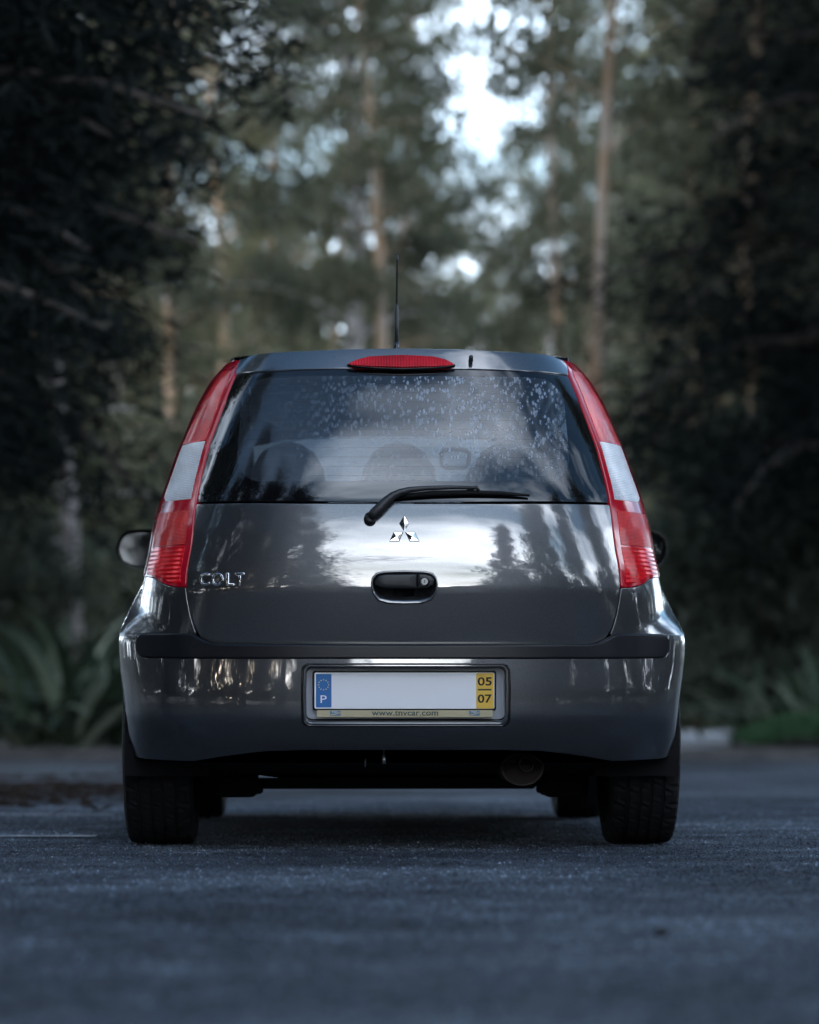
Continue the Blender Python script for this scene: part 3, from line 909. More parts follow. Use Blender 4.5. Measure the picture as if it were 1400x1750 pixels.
for side in (1, -1):
    s_ = (lambda o: o) if side > 0 else mir
    d1 = patch('rear_door', BODY, s_(rear_door), M['paint'], car, depth=.015, da=.04, dz=.04)
    d2 = patch('front_door', BODY, s_(front_door), M['paint'], car, depth=.015, da=.04, dz=.04)
    patch('front_wing', BODY, s_(fwing), M['paint'], car, depth=.015, da=.04, dz=.04)
    patch('window_frame', BODY, s_(frame), M['gloss_black'], car, holes=[s_(rwin)[::-1], s_(fwin)[::-1]], off=-.001, depth=.015, da=.04, dz=.04)
    patch('side_window', BODY, s_(rwin), M['glass'], car, off=-.004, depth=.003, bev=.0005, da=.05, dz=.05)
    patch('side_window', BODY, s_(fwin), M['glass'], car, off=-.004, depth=.003, bev=.0005, da=.05, dz=.05)
    for d, yh in ((d1, 1.22), (d2, 2.08)):
        c = BODY.pt(*( (ysk(yh, .80)[0] * side), .80)); nn = BODY.nrm(ysk(yh, .80)[0] * side, .80)
        v, f = tube([c + nn * .004, c + nn * .03 + Vector((0, .03, 0)), c + nn * .03 + Vector((0, .15, 0)), c + nn * .004 + Vector((0, .18, 0))], .013, 8)
        from_py('door_handle', v, f, M['paint'], d)
    # sill
    v, f = tube([(side * .775, .98, .235), (side * .775, 2.80, .235)], .055, 8, (0.8, 1))
    from_py('sill', v, f, M['black_plastic'], car)
    # roof gutter cap
    v, f = tube([BODY.pt(.995 * side, 1.436) + Vector((-side * .012, -.10, .002)), BODY.pt(1.05 * side, 1.437) + Vector((-side * .006, 0, .004)), roof_pt(.985 * side, 1.0) + Vector((0, 0, .004)), roof_pt(.985 * side, 2.3) + Vector((0, 0, .004))], .008, 6)
    from_py('roof_strip', v, f, M['black_plastic'], car)

# dark inner shell behind the panels
def shell_fn(side):
    def fn(u, v_):
        z = .285 + (1.425 - .285) * v_
        y = -0.0 + u * 3.75
        a = 0.02 + u * 4.3
        sk = BODY
        p = sk.pt(a, z); n_ = sk.nrm(a, z)
        k = .024 if z > .56 else .05
        q = p - n_ * k
        if q.y > 3.78: q.y = 3.78
        zz = min(q.z, zedge(q.y) - .01)
        return Vector((q.x * side, q.y, zz))
    return fn
def shell_skip(u, v_):
    z = .285 + (1.425 - .285) * v_
    a = 0.02 + u * 4.3
    p = BODY.pt(a, z)
    if a < lamp_in_a(z) - .02 and .985 < z < 1.39: return True
    if .80 < p.y < 2.95 and .95 < z < 1.40 and z < zedge(p.y): return True
    if z < zedge(p.y) and p.y > 2.9 and z > .93: return True
    for cy in (AX_R, AX_F):
        if (p.y - cy) ** 2 + (z - .30) ** 2 < .345 ** 2: return True
    return False
for side in (1, -1):
    grid_obj('inner_panel', shell_fn(side), 150, 60, M['under'], car, skip=shell_skip)
# headlining
grid_obj('headlining', lambda u, v_: roof_pt((u * 2 - 1) * .96, .34 + 2.08 * v_) + Vector((0, 0, -.035)), 14, 14, M['grey_cloth'], car)
# boot floor / cabin floor, dashboard
box('cabin_floor', (0, 1.75, .33), (1.30, 3.0, .04), M['interior'], car)
box('parcel_shelf', (0, .40, .93), (1.12, .46, .02), M['interior'], car, .008)
v, f = loft([[(sx, 2.50 + dy, z) for dy, z in ((0, .55), (-.02, .90), (.10, .99), (.60, .97), (.60, .55))] for sx in (-.70, .70)])
from_py('dashboard', v, f, M['interior'], car, False)
v, f = tube([(-.36 + .18 * math.cos(t), 2.36 - .06 * math.sin(t), .92 + .17 * math.sin(t)) for t in np.linspace(0, 2 * math.pi, 25)], .014, 8)
from_py('steering_wheel', v, f, M['interior'], car)

def cushion(rings_def):
    """rings: list of (cx, cy, cz, half width, half depth) stacked upwards -> rounded-rectangle loft"""
    rings = []
    for cx, cy, cz, hw, hd in rings_def:
        r = min(hw, hd) * .85
        rings.append([(cx + x, cy + y, cz) for x, y in rrect(0, 0, hw * 2, hd * 2, r, 5)])
    return loft(rings)
def seat(x, y, ztop_, w, headw, headh, name='seat'):
    s = empty(name, (0, 0, 0)); s.parent = car
    v, f = cushion([(x, y + .20, .38, w * .9, .24), (x, y + .20, .42, w, .26), (x, y + .20, .50, w, .26), (x, y + .20, .53, w * .92, .23)])
    from_py('seat_cushion', v, f, M['interior'], s)
    v, f = cushion([(x, y, .44, w * .95, .06), (x, y - .03, .60, w, .075), (x, y - .06, .80, w * .97, .07), (x, y - .085, .95, w * .86, .06), (x, y - .10, ztop_ - .02, w * .70, .045), (x, y - .10, ztop_, w * .55, .02)])
    from_py('seat_back', v, f, M['interior'], s)
    zt_ = ztop_ + .03
    v, f = cushion([(x, y - .11, zt_, headw * .80, .03), (x, y - .11, zt_ + headh * .15, headw, .045), (x, y - .11, zt_ + headh * .55, headw * .95, .05), (x, y - .11, zt_ + headh * .82, headw * .70, .045), (x, y - .11, zt_ + headh * .95, headw * .42, .035), (x, y - .11, zt_ + headh, headw * .15, .02)])
    from_py('headrest', v, f, M['interior'], s)
    for dx in (-.05, .05):
        v, f = tube([(x + dx, y - .11, ztop_ - .05), (x + dx, y - .11, zt_ + .03)], .006, 6)
        from_py('headrest_post', v, f, M['steel'], s)
    return s
for x in (-.345, .0, .335):
    seat(x, 1.02, 1.02, .165 if x == 0 else .21, .118, .185, 'rear_seat')
for x in (-.36, .36):
    seat(x, 1.98, 1.06, .23, .13, .20, 'front_seat')
# hollow loop headrest seen between the rear seats
v, f = tube([(.205 + .047 * math.copysign(abs(math.cos(t)) ** .5, math.cos(t)), 1.78, 1.265 + .032 * math.copysign(abs(math.sin(t)) ** .5, math.sin(t))) for t in np.linspace(0, 2 * math.pi, 29)], .008, 8)
from_py('seat_loop', v, f, M['grey_cloth'], car)

# mirrors
for side in (1, -1):
    mroot = empty('door_mirror'); mroot.parent = car
    cx = side * .893
    prof = [(t, math.cos(t), math.sin(t)) for t in np.linspace(0, 2 * math.pi, 29)[:-1]]
    def sh(c, s_): return (math.copysign(abs(c) ** .75, c), math.copysign(abs(s_) ** .85, s_))
    rings = []
    for y, k in ((2.34, .96), (2.335, 1.0), (2.38, 1.0), (2.43, .88), (2.47, .60), (2.485, .2)):
        rings.append([(cx + sh(c, s_)[0] * .098 * k, y, .992 + sh(c, s_)[1] * .070 * k) for _, c, s_ in prof])
    v, f = loft(rings, True, False); f.append(tuple(len(v) - 1 - j for j in range(28)))
    from_py('mirror_housing', v, f, M['gloss_black'], mroot)
    rg = [(cx + sh(c, s_)[0] * .088, 2.347 + sh(c, s_)[1] * .0045, .992 + sh(c, s_)[1] * .061) for _, c, s_ in prof]
    ctr = (cx, 2.347, .992)
    from_py('mirror_glass', rg + [ctr], [(j, (j + 1) % 28, 28) for j in range(28)][::1], M['mirror'], mroot, False)
    v, f = tube([(side * .72, 2.42, .955), (side * .85, 2.40, .975)], .03, 8)
    from_py('mirror_arm', v, f, M['black_plastic'], mroot)

# antenna
ant = empty('antenna'); ant.parent = car
ax_, ay_ = -.014, .47
az_ = roof_pt(0, ay_).z - .004
v, f = lathe([(0, .0150), (.004, .0150), (.010, .0115), (.028, .0090), (.040, .0068)], 16, 'Z')
o = from_py('antenna_base', v, f, M['gloss_black'], ant); o.location = (ax_, ay_, az_)
v, f = tube([(ax_, ay_, az_ + .038), (ax_ - .0003, ay_, az_ + .085), (ax_, ay_, az_ + .142), (ax_, ay_, az_ + .150)], [.0066, .0062, .0058, .0036], 10)
from_py('antenna_stem', v, f, M['black_plastic'], ant)
v, f = tube([(ax_, ay_, az_ + .149), (ax_ + .0015, ay_, az_ + .275), (ax_ + .002, ay_, az_ + .276), (ax_ + .002, ay_, az_ + .296)], [.0029, .0026, .0038, .0036], 8)
from_py('antenna_mast', v, f, M['black_plastic'], ant)

# wheels
def make_wheel(x, y, side, width=.195):
    w = empty('wheel', (x, y, TYRE_R)); w.parent = car
    seg = 150
    hw = width / 2
    prof = []   # (h, r, kind)
    prof += [(-hw * .82, .20, 0), (-hw * .98, .23, 0), (-hw * 1.0, .255, 0), (-hw * .965, .275, 1), (-hw * .90, .2845, 2), (-hw * .80, .288, 2), (-hw * .58, .2905, 2)]
    for c in (-.50, -.16, .16, .50):
        prof += [(hw * (c - .05), .2915, 3), (hw * (c - .045), .285, 0), (hw * (c + .045), .285, 0), (hw * (c + .05), .2915, 3)]
    prof += [(hw * .58, .2905, 2), (hw * .80, .288, 2), (hw * .90, .2845, 2), (hw * .965, .275, 1), (hw * 1.0, .255, 0), (hw * .98, .23, 0), (hw * .82, .20, 0)]
    prof.sort(key=lambda p: p[0]) if False else None
    verts = []
    for h, r, kind in prof:
        for k in range(seg):
            a = 2 * math.pi * k / seg
            kk = (k + int((h + hw) * 30)) % 5
            rr = r - (.005 if (kind == 2 and kk == 0) else (.003 if (kind == 3 and kk == 2) else (.003 if kind == 1 and kk == 0 else 0)))
            verts.append((h, rr * math.cos(a), rr * math.sin(a)))
    faces = []
    for i in range(len(prof) - 1):
        for k in range(seg):
            a, b_ = i * seg + k, i * seg + (k + 1) % seg
            faces.append((a, b_, b_ + seg, a + seg))
    from_py('tyre', verts, faces, M['rubber'], w, False)
    v, f = lathe([(side * hw * .80, .205), (side * hw * .86, .195), (side * hw * .55, .185), (side * hw * .50, .06), (side * hw * .66, .05), (side * hw * .66, .001)], 40, 'X')
    from_py('rim', v, f, M['alloy'], w)
    v, f = lathe([(-side * hw * .80, .205), (-side * hw * .75, .19), (-side * hw * .1, .185), (0, .14), (0, .001)], 40, 'X')
    from_py('brake_drum', v, f, M['under'], w)
    return w
for side in (1, -1):
    make_wheel(side * .713, AX_R, side, .205)
    make_wheel(side * .730, AX_F, side, .19)
    # wheel housings
    for cy in (AX_R, AX_F):
        rings = []
        for xx in (.56, .80):
            rings.append([(side * xx, cy - .35 * math.cos(t), .30 + .35 * math.sin(t)) for t in np.linspace(R(-15), R(195), 20)])
        v, f = loft(rings, False, False)
        from_py('wheel_housing', v, f, M['under'], car)

# underbody
def under_fn(u, v_):
    y = .12 + v_ * 3.5
    x = (u - .5) * 1.16
    z = .25 - .045 * sstep((y - .15) / .5)
    z -= .02 * max(0, math.cos(x * 9)) * sstep((y - .6) / .4)
    return Vector((x, y, z))
grid_obj('floor_pan', under_fn, 16, 30, M['under'], car)
v, f = tube([(-.58, AX_R + .06, .275), (-.3, AX_R + .10, .245), (.3, AX_R + .10, .245), (.58, AX_R + .06, .275)], [.05, .06, .06, .05], 10, (1.2, 1))
from_py('axle_beam', v, f, M['under'], car)
v, f = loft([[(x, .55 + 1.4 * t, .20 - .043 * math.sin(min(1, t * 3) * 1.57)) for x in np.linspace(-.47, .42, 12)] for t in np.linspace(0, 1, 8)], False, False)
from_py('fuel_tank_shield', v, f, M['under'], car)
for side in (1, -1):
    bm = bmesh.new()
    bm_box(bm, (side * .50, AX_R + .14, .175), (.13, .30, .07), .012)
    bm_box(bm, (side * .44, AX_R + .05, .17), (.05, .12, .04), .008)
    bm_obj('suspension_arm', bm, M['under'], car)
exh = empty('exhaust'); exh.parent = car
ex_c = ((893 - PX_C) * 8.42 / F_PX, .22, CAM_H + (PY_H - 1304) * 8.42 / F_PX)
rings = []
for y, k in ((.225, .90), (.215, 1.0), (.22, 1.03), (.235, 1.0), (.60, 1.0), (.62, .9)):
    rings.append([(ex_c[0] + .060 * k * math.cos(t), y, ex_c[2] - .012 + (.052 if math.sin(t) < 0 else .040) * k * math.sin(t)) for t in np.linspace(0, 2 * math.pi, 33)[:-1]])
v, f = loft(rings); from_py('silencer', v, f, M['rust'], exh)
rings = [[(ex_c[0] + .008 + r * math.cos(t), y, ex_c[2] - .004 + r * math.sin(t)) for t in np.linspace(0, 2 * math.pi, 21)[:-1]] for y, r in ((.30, .021), (.165, .021), (.163, .0195), (.165, .018), (.29, .018))]
v, f = loft(rings, True, True); from_py('tailpipe', v, f, M['rust'], exh)
v, f = tube([((657 - PX_C) / 606, .10, .29), ((657 - PX_C) / 606, .085, .262), ((657.5 - PX_C) / 606, .088, .248)], [.004, .006, .0055], 8)
from_py('towing_eye', v, f, M['steel'], car)
v, f = tube([((627 - PX_C) / 600, .15, .262), ((626 - PX_C) / 600, .15, .238)], .0025, 6)
from_py('loose_wire', v, f, M['steel'], car)
#@@ENV
# ------------------------------------------------------------------ materials of the place
def make_asphalt(chip=False):
    m, n, l, b = new_mat('asphalt_chip' if chip else 'worn_asphalt')
    tc = n.new('ShaderNodeTexCoord')
    def nz(scale, det=4.0, ro=.6, sc=None):
        t = tex(n, 'Noise', Scale=scale, Detail=det, Roughness=ro)
        if sc:
            mp = n.new('ShaderNodeMapping'); mp.inputs['Scale'].default_value = sc
            l.new(tc.outputs['Object'], mp.inputs[0]); l.new(mp.outputs[0], t.inputs['Vector'])
        else: l.new(tc.outputs['Object'], t.inputs['Vector'])
        return t.outputs['Fac']
    big, mid, fine = nz(.55, 5), nz(3.2, 6, .7, (.55, 1, 1)), nz(90, 3, .7)
    vo = tex(n, 'Voronoi', Scale=120.0); l.new(tc.outputs['Object'], vo.inputs['Vector'])
    sepc = n.new('ShaderNodeSeparateColor'); l.new(vo.outputs['Color'], sepc.inputs[0])
    stone = ramp(n, l, sepc.outputs[0], [(0.0, (.35, .35, .35)), (.55, (.85, .85, .85)), (.92, (1.35, 1.35, 1.35)), (1.0, (5.0, 5.0, 5.0))] if not chip else [(0.0, (.5, .5, .5)), (.6, (1.1, 1.1, 1.1)), (.88, (1.9, 1.9, 1.9)), (1.0, (6.0, 6.0, 6.0))])
    blot = nz(13, 4, .65)
    f = math_n(n, l, 'MULTIPLY_ADD', big, .45, math_n(n, l, 'MULTIPLY_ADD', mid, .35, math_n(n, l, 'MULTIPLY', blot, .20)))
    base = ramp(n, l, f, [(.43, (.017, .022, .031)), (.5, (.054, .067, .088)), (.565, (.135, .160, .195))])
    mx = n.new('ShaderNodeMixRGB'); mx.blend_type = 'MULTIPLY'; mx.inputs['Fac'].default_value = .85
    l.new(base.outputs['Color'], mx.inputs['Color1']); l.new(stone.outputs['Color'], mx.inputs['Color2'])
    l.new(mx.outputs['Color'], b.inputs['Base Color'])
    l.new(math_n(n, l, 'MULTIPLY_ADD', mid, .35, .42), b.inputs['Roughness'])
    b.inputs['Specular IOR Level'].default_value = .28
    h = math_n(n, l, 'MULTIPLY_ADD', fine, .5, math_n(n, l, 'MULTIPLY', vo.outputs['Distance'], -1.2))
    bump(n, l, b, h, 1.0, .010)
    return m

def make_leaf(name, c0, c1, scale=.7, rough=.55, trans=.4, spec=.35):
    m, n, l, b = new_mat(name)
    tc = n.new('ShaderNodeTexCoord')
    t = tex(n, 'Noise', Scale=scale, Detail=3.0); l.new(tc.outputs['Object'], t.inputs['Vector'])
    t2 = tex(n, 'Noise', Scale=11.0, Detail=1.0); l.new(tc.outputs['Object'], t2.inputs['Vector'])
    r = ramp(n, l, math_n(n, l, 'ADD', math_n(n, l, 'MULTIPLY', t.outputs['Fac'], .5), math_n(n, l, 'MULTIPLY', t2.outputs['Fac'], .5)), [(.36, c0), (.64, c1)])
    l.new(r.outputs['Color'], b.inputs['Base Color'])
    b.inputs['Roughness'].default_value = rough
    b.inputs['Specular IOR Level'].default_value = spec
    tl = n.new('ShaderNodeBsdfTranslucent'); l.new(r.outputs['Color'], tl.inputs['Color'])
    mx = n.new('ShaderNodeMixShader'); mx.inputs[0].default_value = trans
    l.new(b.outputs[0], mx.inputs[1]); l.new(tl.outputs[0], mx.inputs[2]); l.new(mx.outputs[0], n['Material Output'].inputs['Surface'])
    return m

def make_bark(name, stops, sx=(3, 3, .5)):
    m, n, l, b = new_mat(name)
    tc = n.new('ShaderNodeTexCoord')
    mp = n.new('ShaderNodeMapping'); mp.inputs['Scale'].default_value = sx
    l.new(tc.outputs['Object'], mp.inputs[0])
    t = tex(n, 'Noise', Scale=1.6, Detail=6.0, Roughness=.65); l.new(mp.outputs[0], t.inputs['Vector'])
    r = ramp(n, l, t.outputs['Fac'], stops)
    l.new(r.outputs['Color'], b.inputs['Base Color'])
    b.inputs['Roughness'].default_value = .85
    t3 = tex(n, 'Noise', Scale=30.0, Detail=4.0); l.new(mp.outputs[0], t3.inputs['Vector'])
    bump(n, l, b, t3.outputs['Fac'], .6, .02)
    return m

def make_soil(name, c0, c1, sc=2.5):
    m, n, l, b = new_mat(name)
    tc = n.new('ShaderNodeTexCoord')
    t = tex(n, 'Noise', Scale=sc, Detail=8.0, Roughness=.7); l.new(tc.outputs['Object'], t.inputs['Vector'])
    r = ramp(n, l, t.outputs['Fac'], [(.35, c0), (.65, c1)])
    l.new(r.outputs['Color'], b.inputs['Base Color'])
    b.inputs['Roughness'].default_value = .9
    bump(n, l, b, t.outputs['Fac'], .8, .05)
    return m

M['asphalt'] = make_asphalt()
M['gum_leaf'] = make_leaf('gum_leaf', (.074, .083, .046), (.165, .168, .102))
M['dull_leaf'] = make_leaf('dull_leaf', (.052, .062, .040), (.120, .132, .090))
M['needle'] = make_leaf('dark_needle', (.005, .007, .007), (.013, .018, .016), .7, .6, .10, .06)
M['shrub_leaf'] = make_leaf('shrub_leaf', (.024, .034, .023), (.070, .092, .062))
M['flax_leaf'] = make_leaf('flax_leaf', (.035, .060, .038), (.17, .22, .15), 1.5, .5, .25, .12)
# every blade has its own tone, from old dark to fresh grey-green
_n, _l = M['flax_leaf'].node_tree.nodes, M['flax_leaf'].node_tree.links
_oi = _n.new('ShaderNodeObjectInfo')
_rp = ramp(_n, _l, _oi.outputs['Random'], [(0.0, (.018, .030, .018)), (.55, (.060, .090, .060)), (.8, (.16, .20, .145)), (1.0, (.30, .33, .26))])
for _nd in _n:
    if _nd.type in ('BSDF_PRINCIPLED', 'BSDF_TRANSLUCENT'):
        _s = _nd.inputs['Base Color' if _nd.type == 'BSDF_PRINCIPLED' else 'Color']
        for _k in list(_s.links): _l.remove(_k)
        _l.new(_rp.outputs['Color'], _s)
M['grass'] = make_leaf('grass_blade', (.018, .056, .020), (.048, .135, .050), 3.0)
M['bark_tan'] = make_bark('tan_bark', [(.30, (.12, .07, .045)), (.47, (.38, .25, .15)), (.60, (.44, .38, .33))])
M['bark_pale'] = make_bark('pale_bark', [(.30, (.16, .11, .08)), (.45, (.36, .33, .32)), (.65, (.52, .49, .48))])
M['bark_dark'] = make_bark('dark_bark', [(.30, (.03, .024, .02)), (.65, (.09, .075, .065))])
M['forest_floor'] = make_soil('forest_floor', (.018, .015, .012), (.055, .045, .036))
M['path'] = make_soil('pale_path', (.20, .20, .21), (.32, .32, .34), .8)
M['kerb'] = make_soil('kerb_concrete', (.05, .05, .055), (.11, .11, .115), 3.0)
M['litter'] = make_leaf('dry_leaf', (.014, .010, .009), (.05, .034, .026), 4.0, .8)
M['line'] = make_soil('worn_white_paint', (.18, .19, .20), (.62, .63, .65), 9.0)
M['chip'] = make_asphalt(True)
M['pebble'] = simple('dark_stone', (.02, .02, .022), .8)

# ------------------------------------------------------------------ ground
def sheet(name, x0, y0, x1, y1, z, mat, kind='structure', nx=1, ny=1):
    v = [(x0 + (x1 - x0) * i / nx, y0 + (y1 - y0) * j / ny, z) for j in range(ny + 1) for i in range(nx + 1)]
    f = [(j * (nx + 1) + i, j * (nx + 1) + i + 1, (j + 1) * (nx + 1) + i + 1, (j + 1) * (nx + 1) + i) for j in range(ny) for i in range(nx)]
    return tag(from_py(name, v, f, mat, None, False), kind=kind)
sheet('ground', -600, -600, 600, 900, -.02, M['forest_floor'])
sheet('car_park_surface', -13, -30, 13, 29.7, 0.0, M['asphalt'])
# raised verge beyond the car park, its kerb and the pale footpath leaving it
def prism(name, x0, x1, y0, y1, z0, z1, mat, bev=.015):
    return tag(box(name, ((x0 + x1) / 2, (y0 + y1) / 2, (z0 + z1) / 2), (x1 - x0, y1 - y0, z1 - z0), mat, None, bev), kind='structure')
prism('kerb', -13, 13, 29.7, 29.85, -.015, .125, M['kerb'])
prism('verge', -13, 0.55, 29.853, 60, -.010, .115, M['forest_floor'], .01)
v, f = loft([[(.555, 29.853, -.008), (3.45, 29.853, -.008), (3.45, 29.853, .118), (.555, 29.853, .118)], [(4.2, 76, -.008), (8.5, 76, -.008), (8.5, 76, .215), (4.2, 76, .215)]])
tag(from_py('footpath', v, f, M['path'], None, False), kind='structure')
prism('verge', 3.455, 13, 29.853, 34, -.010, .135, M['forest_floor'], .01)
sheet('bay_line', -7.0, 9.20, -1.0, 9.33, .004, M['line'], ny=1, nx=1)
sheet('bay_line', -7.0, 11.45, -1.17, 11.56, .004, M['line'])

# ------------------------------------------------------------------ vegetation builders
def leaf_mesh(name, C, D, S, L, Wd):
    """one pointed quad per leaf: centres C, axes D, side vectors S, lengths L, widths Wd"""
    n = len(C)
    D = D / np.linalg.norm(D, axis=1)[:, None]
    S = S - D * (S * D).sum(1)[:, None]
    S = S / np.maximum(np.linalg.norm(S, axis=1)[:, None], 1e-6)
    V = np.empty((n, 4, 3))
    V[:, 0] = C - D * (L / 2)[:, None]
    V[:, 1] = C + S * (Wd / 2)[:, None] - D * (L * .1)[:, None]
    V[:, 2] = C + D * (L / 2)[:, None]
    V[:, 3] = C - S * (Wd / 2)[:, None] - D * (L * .1)[:, None]
    me = bpy.data.meshes.new(name)
    me.vertices.add(n * 4); me.vertices.foreach_set('co', V.reshape(-1))
    me.loops.add(n * 4); me.loops.foreach_set('vertex_index', np.arange(n * 4, dtype=np.int32))
    me.polygons.add(n); me.polygons.foreach_set('loop_start', np.arange(0, n * 4, 4, dtype=np.int32))
    me.update(calc_edges=True)
    return me

def tubes_mesh(name, paths, seg=7):
    V, F = [], []
    for P, rad in paths:
        v, f = tube(P, rad, seg)
        o = len(V); V += v; F += [tuple(i + o for i in q) for q in f]
    me = bpy.data.meshes.new(name); me.from_pydata(V, [], F)
    me.polygons.foreach_set('use_smooth', [True] * len(me.polygons)); me.update()
    return me

def grow(seed, H, r0, first, reach, nb, nl, leaf, mat, bark, wig=.25, rise=(.2, .9), droop=.5, spread=.36, side_gap=0.0, shape='gum'):
    """a tree kind: trunk mesh, branch mesh, crown mesh. first: height of the lowest branch; reach(t): branch length at height share t"""
    rg = np.random.default_rng(seed)
    N = 14
    ph = rg.uniform(0, 6.28, 4)
    tz = np.linspace(0, H, N)
    tx = wig * (np.sin(tz / H * 5 + ph[0]) - math.sin(ph[0])) + wig * .35 * (np.sin(tz / H * 13 + ph[1]) - math.sin(ph[1]))
    ty = wig * (np.sin(tz / H * 5 + ph[2]) - math.sin(ph[2]))
    tr = r0 * (1 - .86 * (tz / H)) * np.where(tz < .5, 1.18, 1)
    trunk = tubes_mesh('trunk', [([(a, b, c) for a, b, c in zip(tx, ty, tz)], list(tr))], 10)
    paths, cl, cr = [], [], []
    for i in range(nb):
        t = (i + rg.uniform(0, 1)) / nb
        z = first + (H - first) * t ** .9
        az = i * 2.4 + rg.uniform(-.5, .5)
        Lb = reach(t) * rg.uniform(.7, 1.15)
        up = rg.uniform(*rise)
        bx_, by_ = np.interp(z, tz, tx), np.interp(z, tz, ty)
        P, K = [], 6
        for k in range(K):
            s_ = k / (K - 1)
            P.append((bx_ + math.cos(az + .3 * s_) * Lb * s_, by_ + math.sin(az + .3 * s_) * Lb * s_, z + Lb * (up * s_ - droop * s_ * s_)))
        rb = float(np.interp(z, tz, tr)) * (.42 if shape != 'gum' else .26)
        paths.append((P, [rb * (1 - .85 * k / (K - 1)) + .004 for k in range(K)]))
        m_ = max(3, int(Lb * 3.2))
        for q in range(m_):
            s_ = max(side_gap, .28) + (1 - max(side_gap, .28)) * (q + rg.uniform(0, 1)) / m_
            k = s_ * (K - 1); k0 = min(int(k), K - 2); fr_ = k - k0
            p = np.array(P[k0]) * (1 - fr_) + np.array(P[k0 + 1]) * fr_
            cl.append(p + rg.normal(0, .16 + .05 * Lb, 3) * (1, 1, .8))
            cr.append(spread * rg.uniform(.65, 1.25))
    cl, cr = np.array(cl), np.array(cr)
    w = cr ** 2; idx = rg.choice(len(cl), nl, p=w / w.sum())
    C = cl[idx] + rg.normal(0, 1, (nl, 3)) * (cr[idx] * .62)[:, None] * np.array([1, 1, .75])
    D = rg.normal(0, 1, (nl, 3)) + np.array([0, 0, -.9 if shape == 'gum' else -.35])
    if shape == 'needle':
        out = C - np.stack([np.interp(C[:, 2], tz, tx), np.interp(C[:, 2], tz, ty), C[:, 2]], 1)
        D = D * .7 + out / np.maximum(np.linalg.norm(out, axis=1)[:, None], .1) * .8
    S = rg.normal(0, 1, (nl, 3))
    L = leaf[0] * rg.uniform(.65, 1.3, nl); Wd = leaf[1] * rg.uniform(.7, 1.3, nl)
    crown = leaf_mesh('crown', C, D, S, L, Wd)
    branches = tubes_mesh('branches', paths, 6)
    trunk.materials.append(M[bark]); branches.materials.append(M[bark]); crown.materials.append(M[mat])
    return trunk, branches, crown

KIND = {}
def kind(nm, *a, **k): KIND[nm] = grow(*a, **k)
kind('gum_a', 11, 19, .135, 3.5, lambda t: 2.6 - 1.0 * t, 44, 15500, (.21, .062), 'gum_leaf', 'bark_tan', .30)
kind('gum_b', 12, 20, .125, 5.5, lambda t: 2.4 - .8 * t, 40, 14000, (.21, .060), 'gum_leaf', 'bark_tan', .38)
kind('gum_c', 13, 18, .155, 2.2, lambda t: 2.9 - 1.3 * t, 50, 17000, (.20, .062), 'gum_leaf', 'bark_pale', .30)
kind('gum_d', 14, 21, .22, 6.5, lambda t: 2.8 - 1.0 * t, 42, 15000, (.22, .062), 'dull_leaf', 'bark_pale', .40)
kind('gum_n', 15, 19, .120, 5.0, lambda t: 1.35 - .35 * t, 40, 9500, (.21, .060), 'gum_leaf', 'bark_tan', .30, spread=.33)
kind('gum_p', 16, 19, .082, 6.5, lambda t: 1.5 - .4 * t, 30, 7000, (.21, .060), 'gum_leaf', 'bark_tan', .28, spread=.36)
kind('broad_a', 21, 22, .30, 1.2, lambda t: 4.6 - 2.4 * t, 80, 30000, (.34, .13), 'dull_leaf', 'bark_dark', .3, spread=.75)
kind('broad_b', 22, 17, .26, .8, lambda t: 4.2 - 2.0 * t, 80, 30000, (.32, .12), 'dull_leaf', 'bark_dark', .3, spread=.7)
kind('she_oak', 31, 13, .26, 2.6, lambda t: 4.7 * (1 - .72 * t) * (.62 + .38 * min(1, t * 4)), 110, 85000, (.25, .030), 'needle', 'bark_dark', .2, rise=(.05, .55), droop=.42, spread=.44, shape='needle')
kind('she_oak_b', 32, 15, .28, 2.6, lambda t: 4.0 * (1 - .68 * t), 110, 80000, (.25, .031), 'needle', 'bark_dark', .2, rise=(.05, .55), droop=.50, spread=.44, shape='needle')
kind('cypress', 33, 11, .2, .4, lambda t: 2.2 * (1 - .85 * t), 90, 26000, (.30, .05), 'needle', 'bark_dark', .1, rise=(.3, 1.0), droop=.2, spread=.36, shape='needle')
kind('bush_a', 41, 2.6, .06, .15, lambda t: 1.5 - .7 * t, 36, 9000, (.16, .06), 'shrub_leaf', 'bark_dark', .1, spread=.36)
kind('bush_b', 42, 3.6, .07, .2, lambda t: 1.9 - .9 * t, 40, 10000, (.20, .07), 'shrub_leaf', 'bark_dark', .1, spread=.42)

def plant(nm, name, x, y, rz, sc, label, cat='tree', group=None, lean=(0, 0), z=0.0):
    root = empty(name, (x, y, z), 0, label, cat, group)
    root.rotation_euler = (lean[1], lean[0], rz)
    root.scale = (sc, sc, sc) if not isinstance(sc, tuple) else sc
    for nme, me in zip(('trunk', 'branches', 'crown'), KIND[nm]):
        o = bpy.data.objects.new(nme, me); COL.objects.link(o); o.parent = root
        if nme != 'trunk': o['kind'] = 'stuff'
    return root
def at(px, Y): return (px - 700) / F_PX * Y

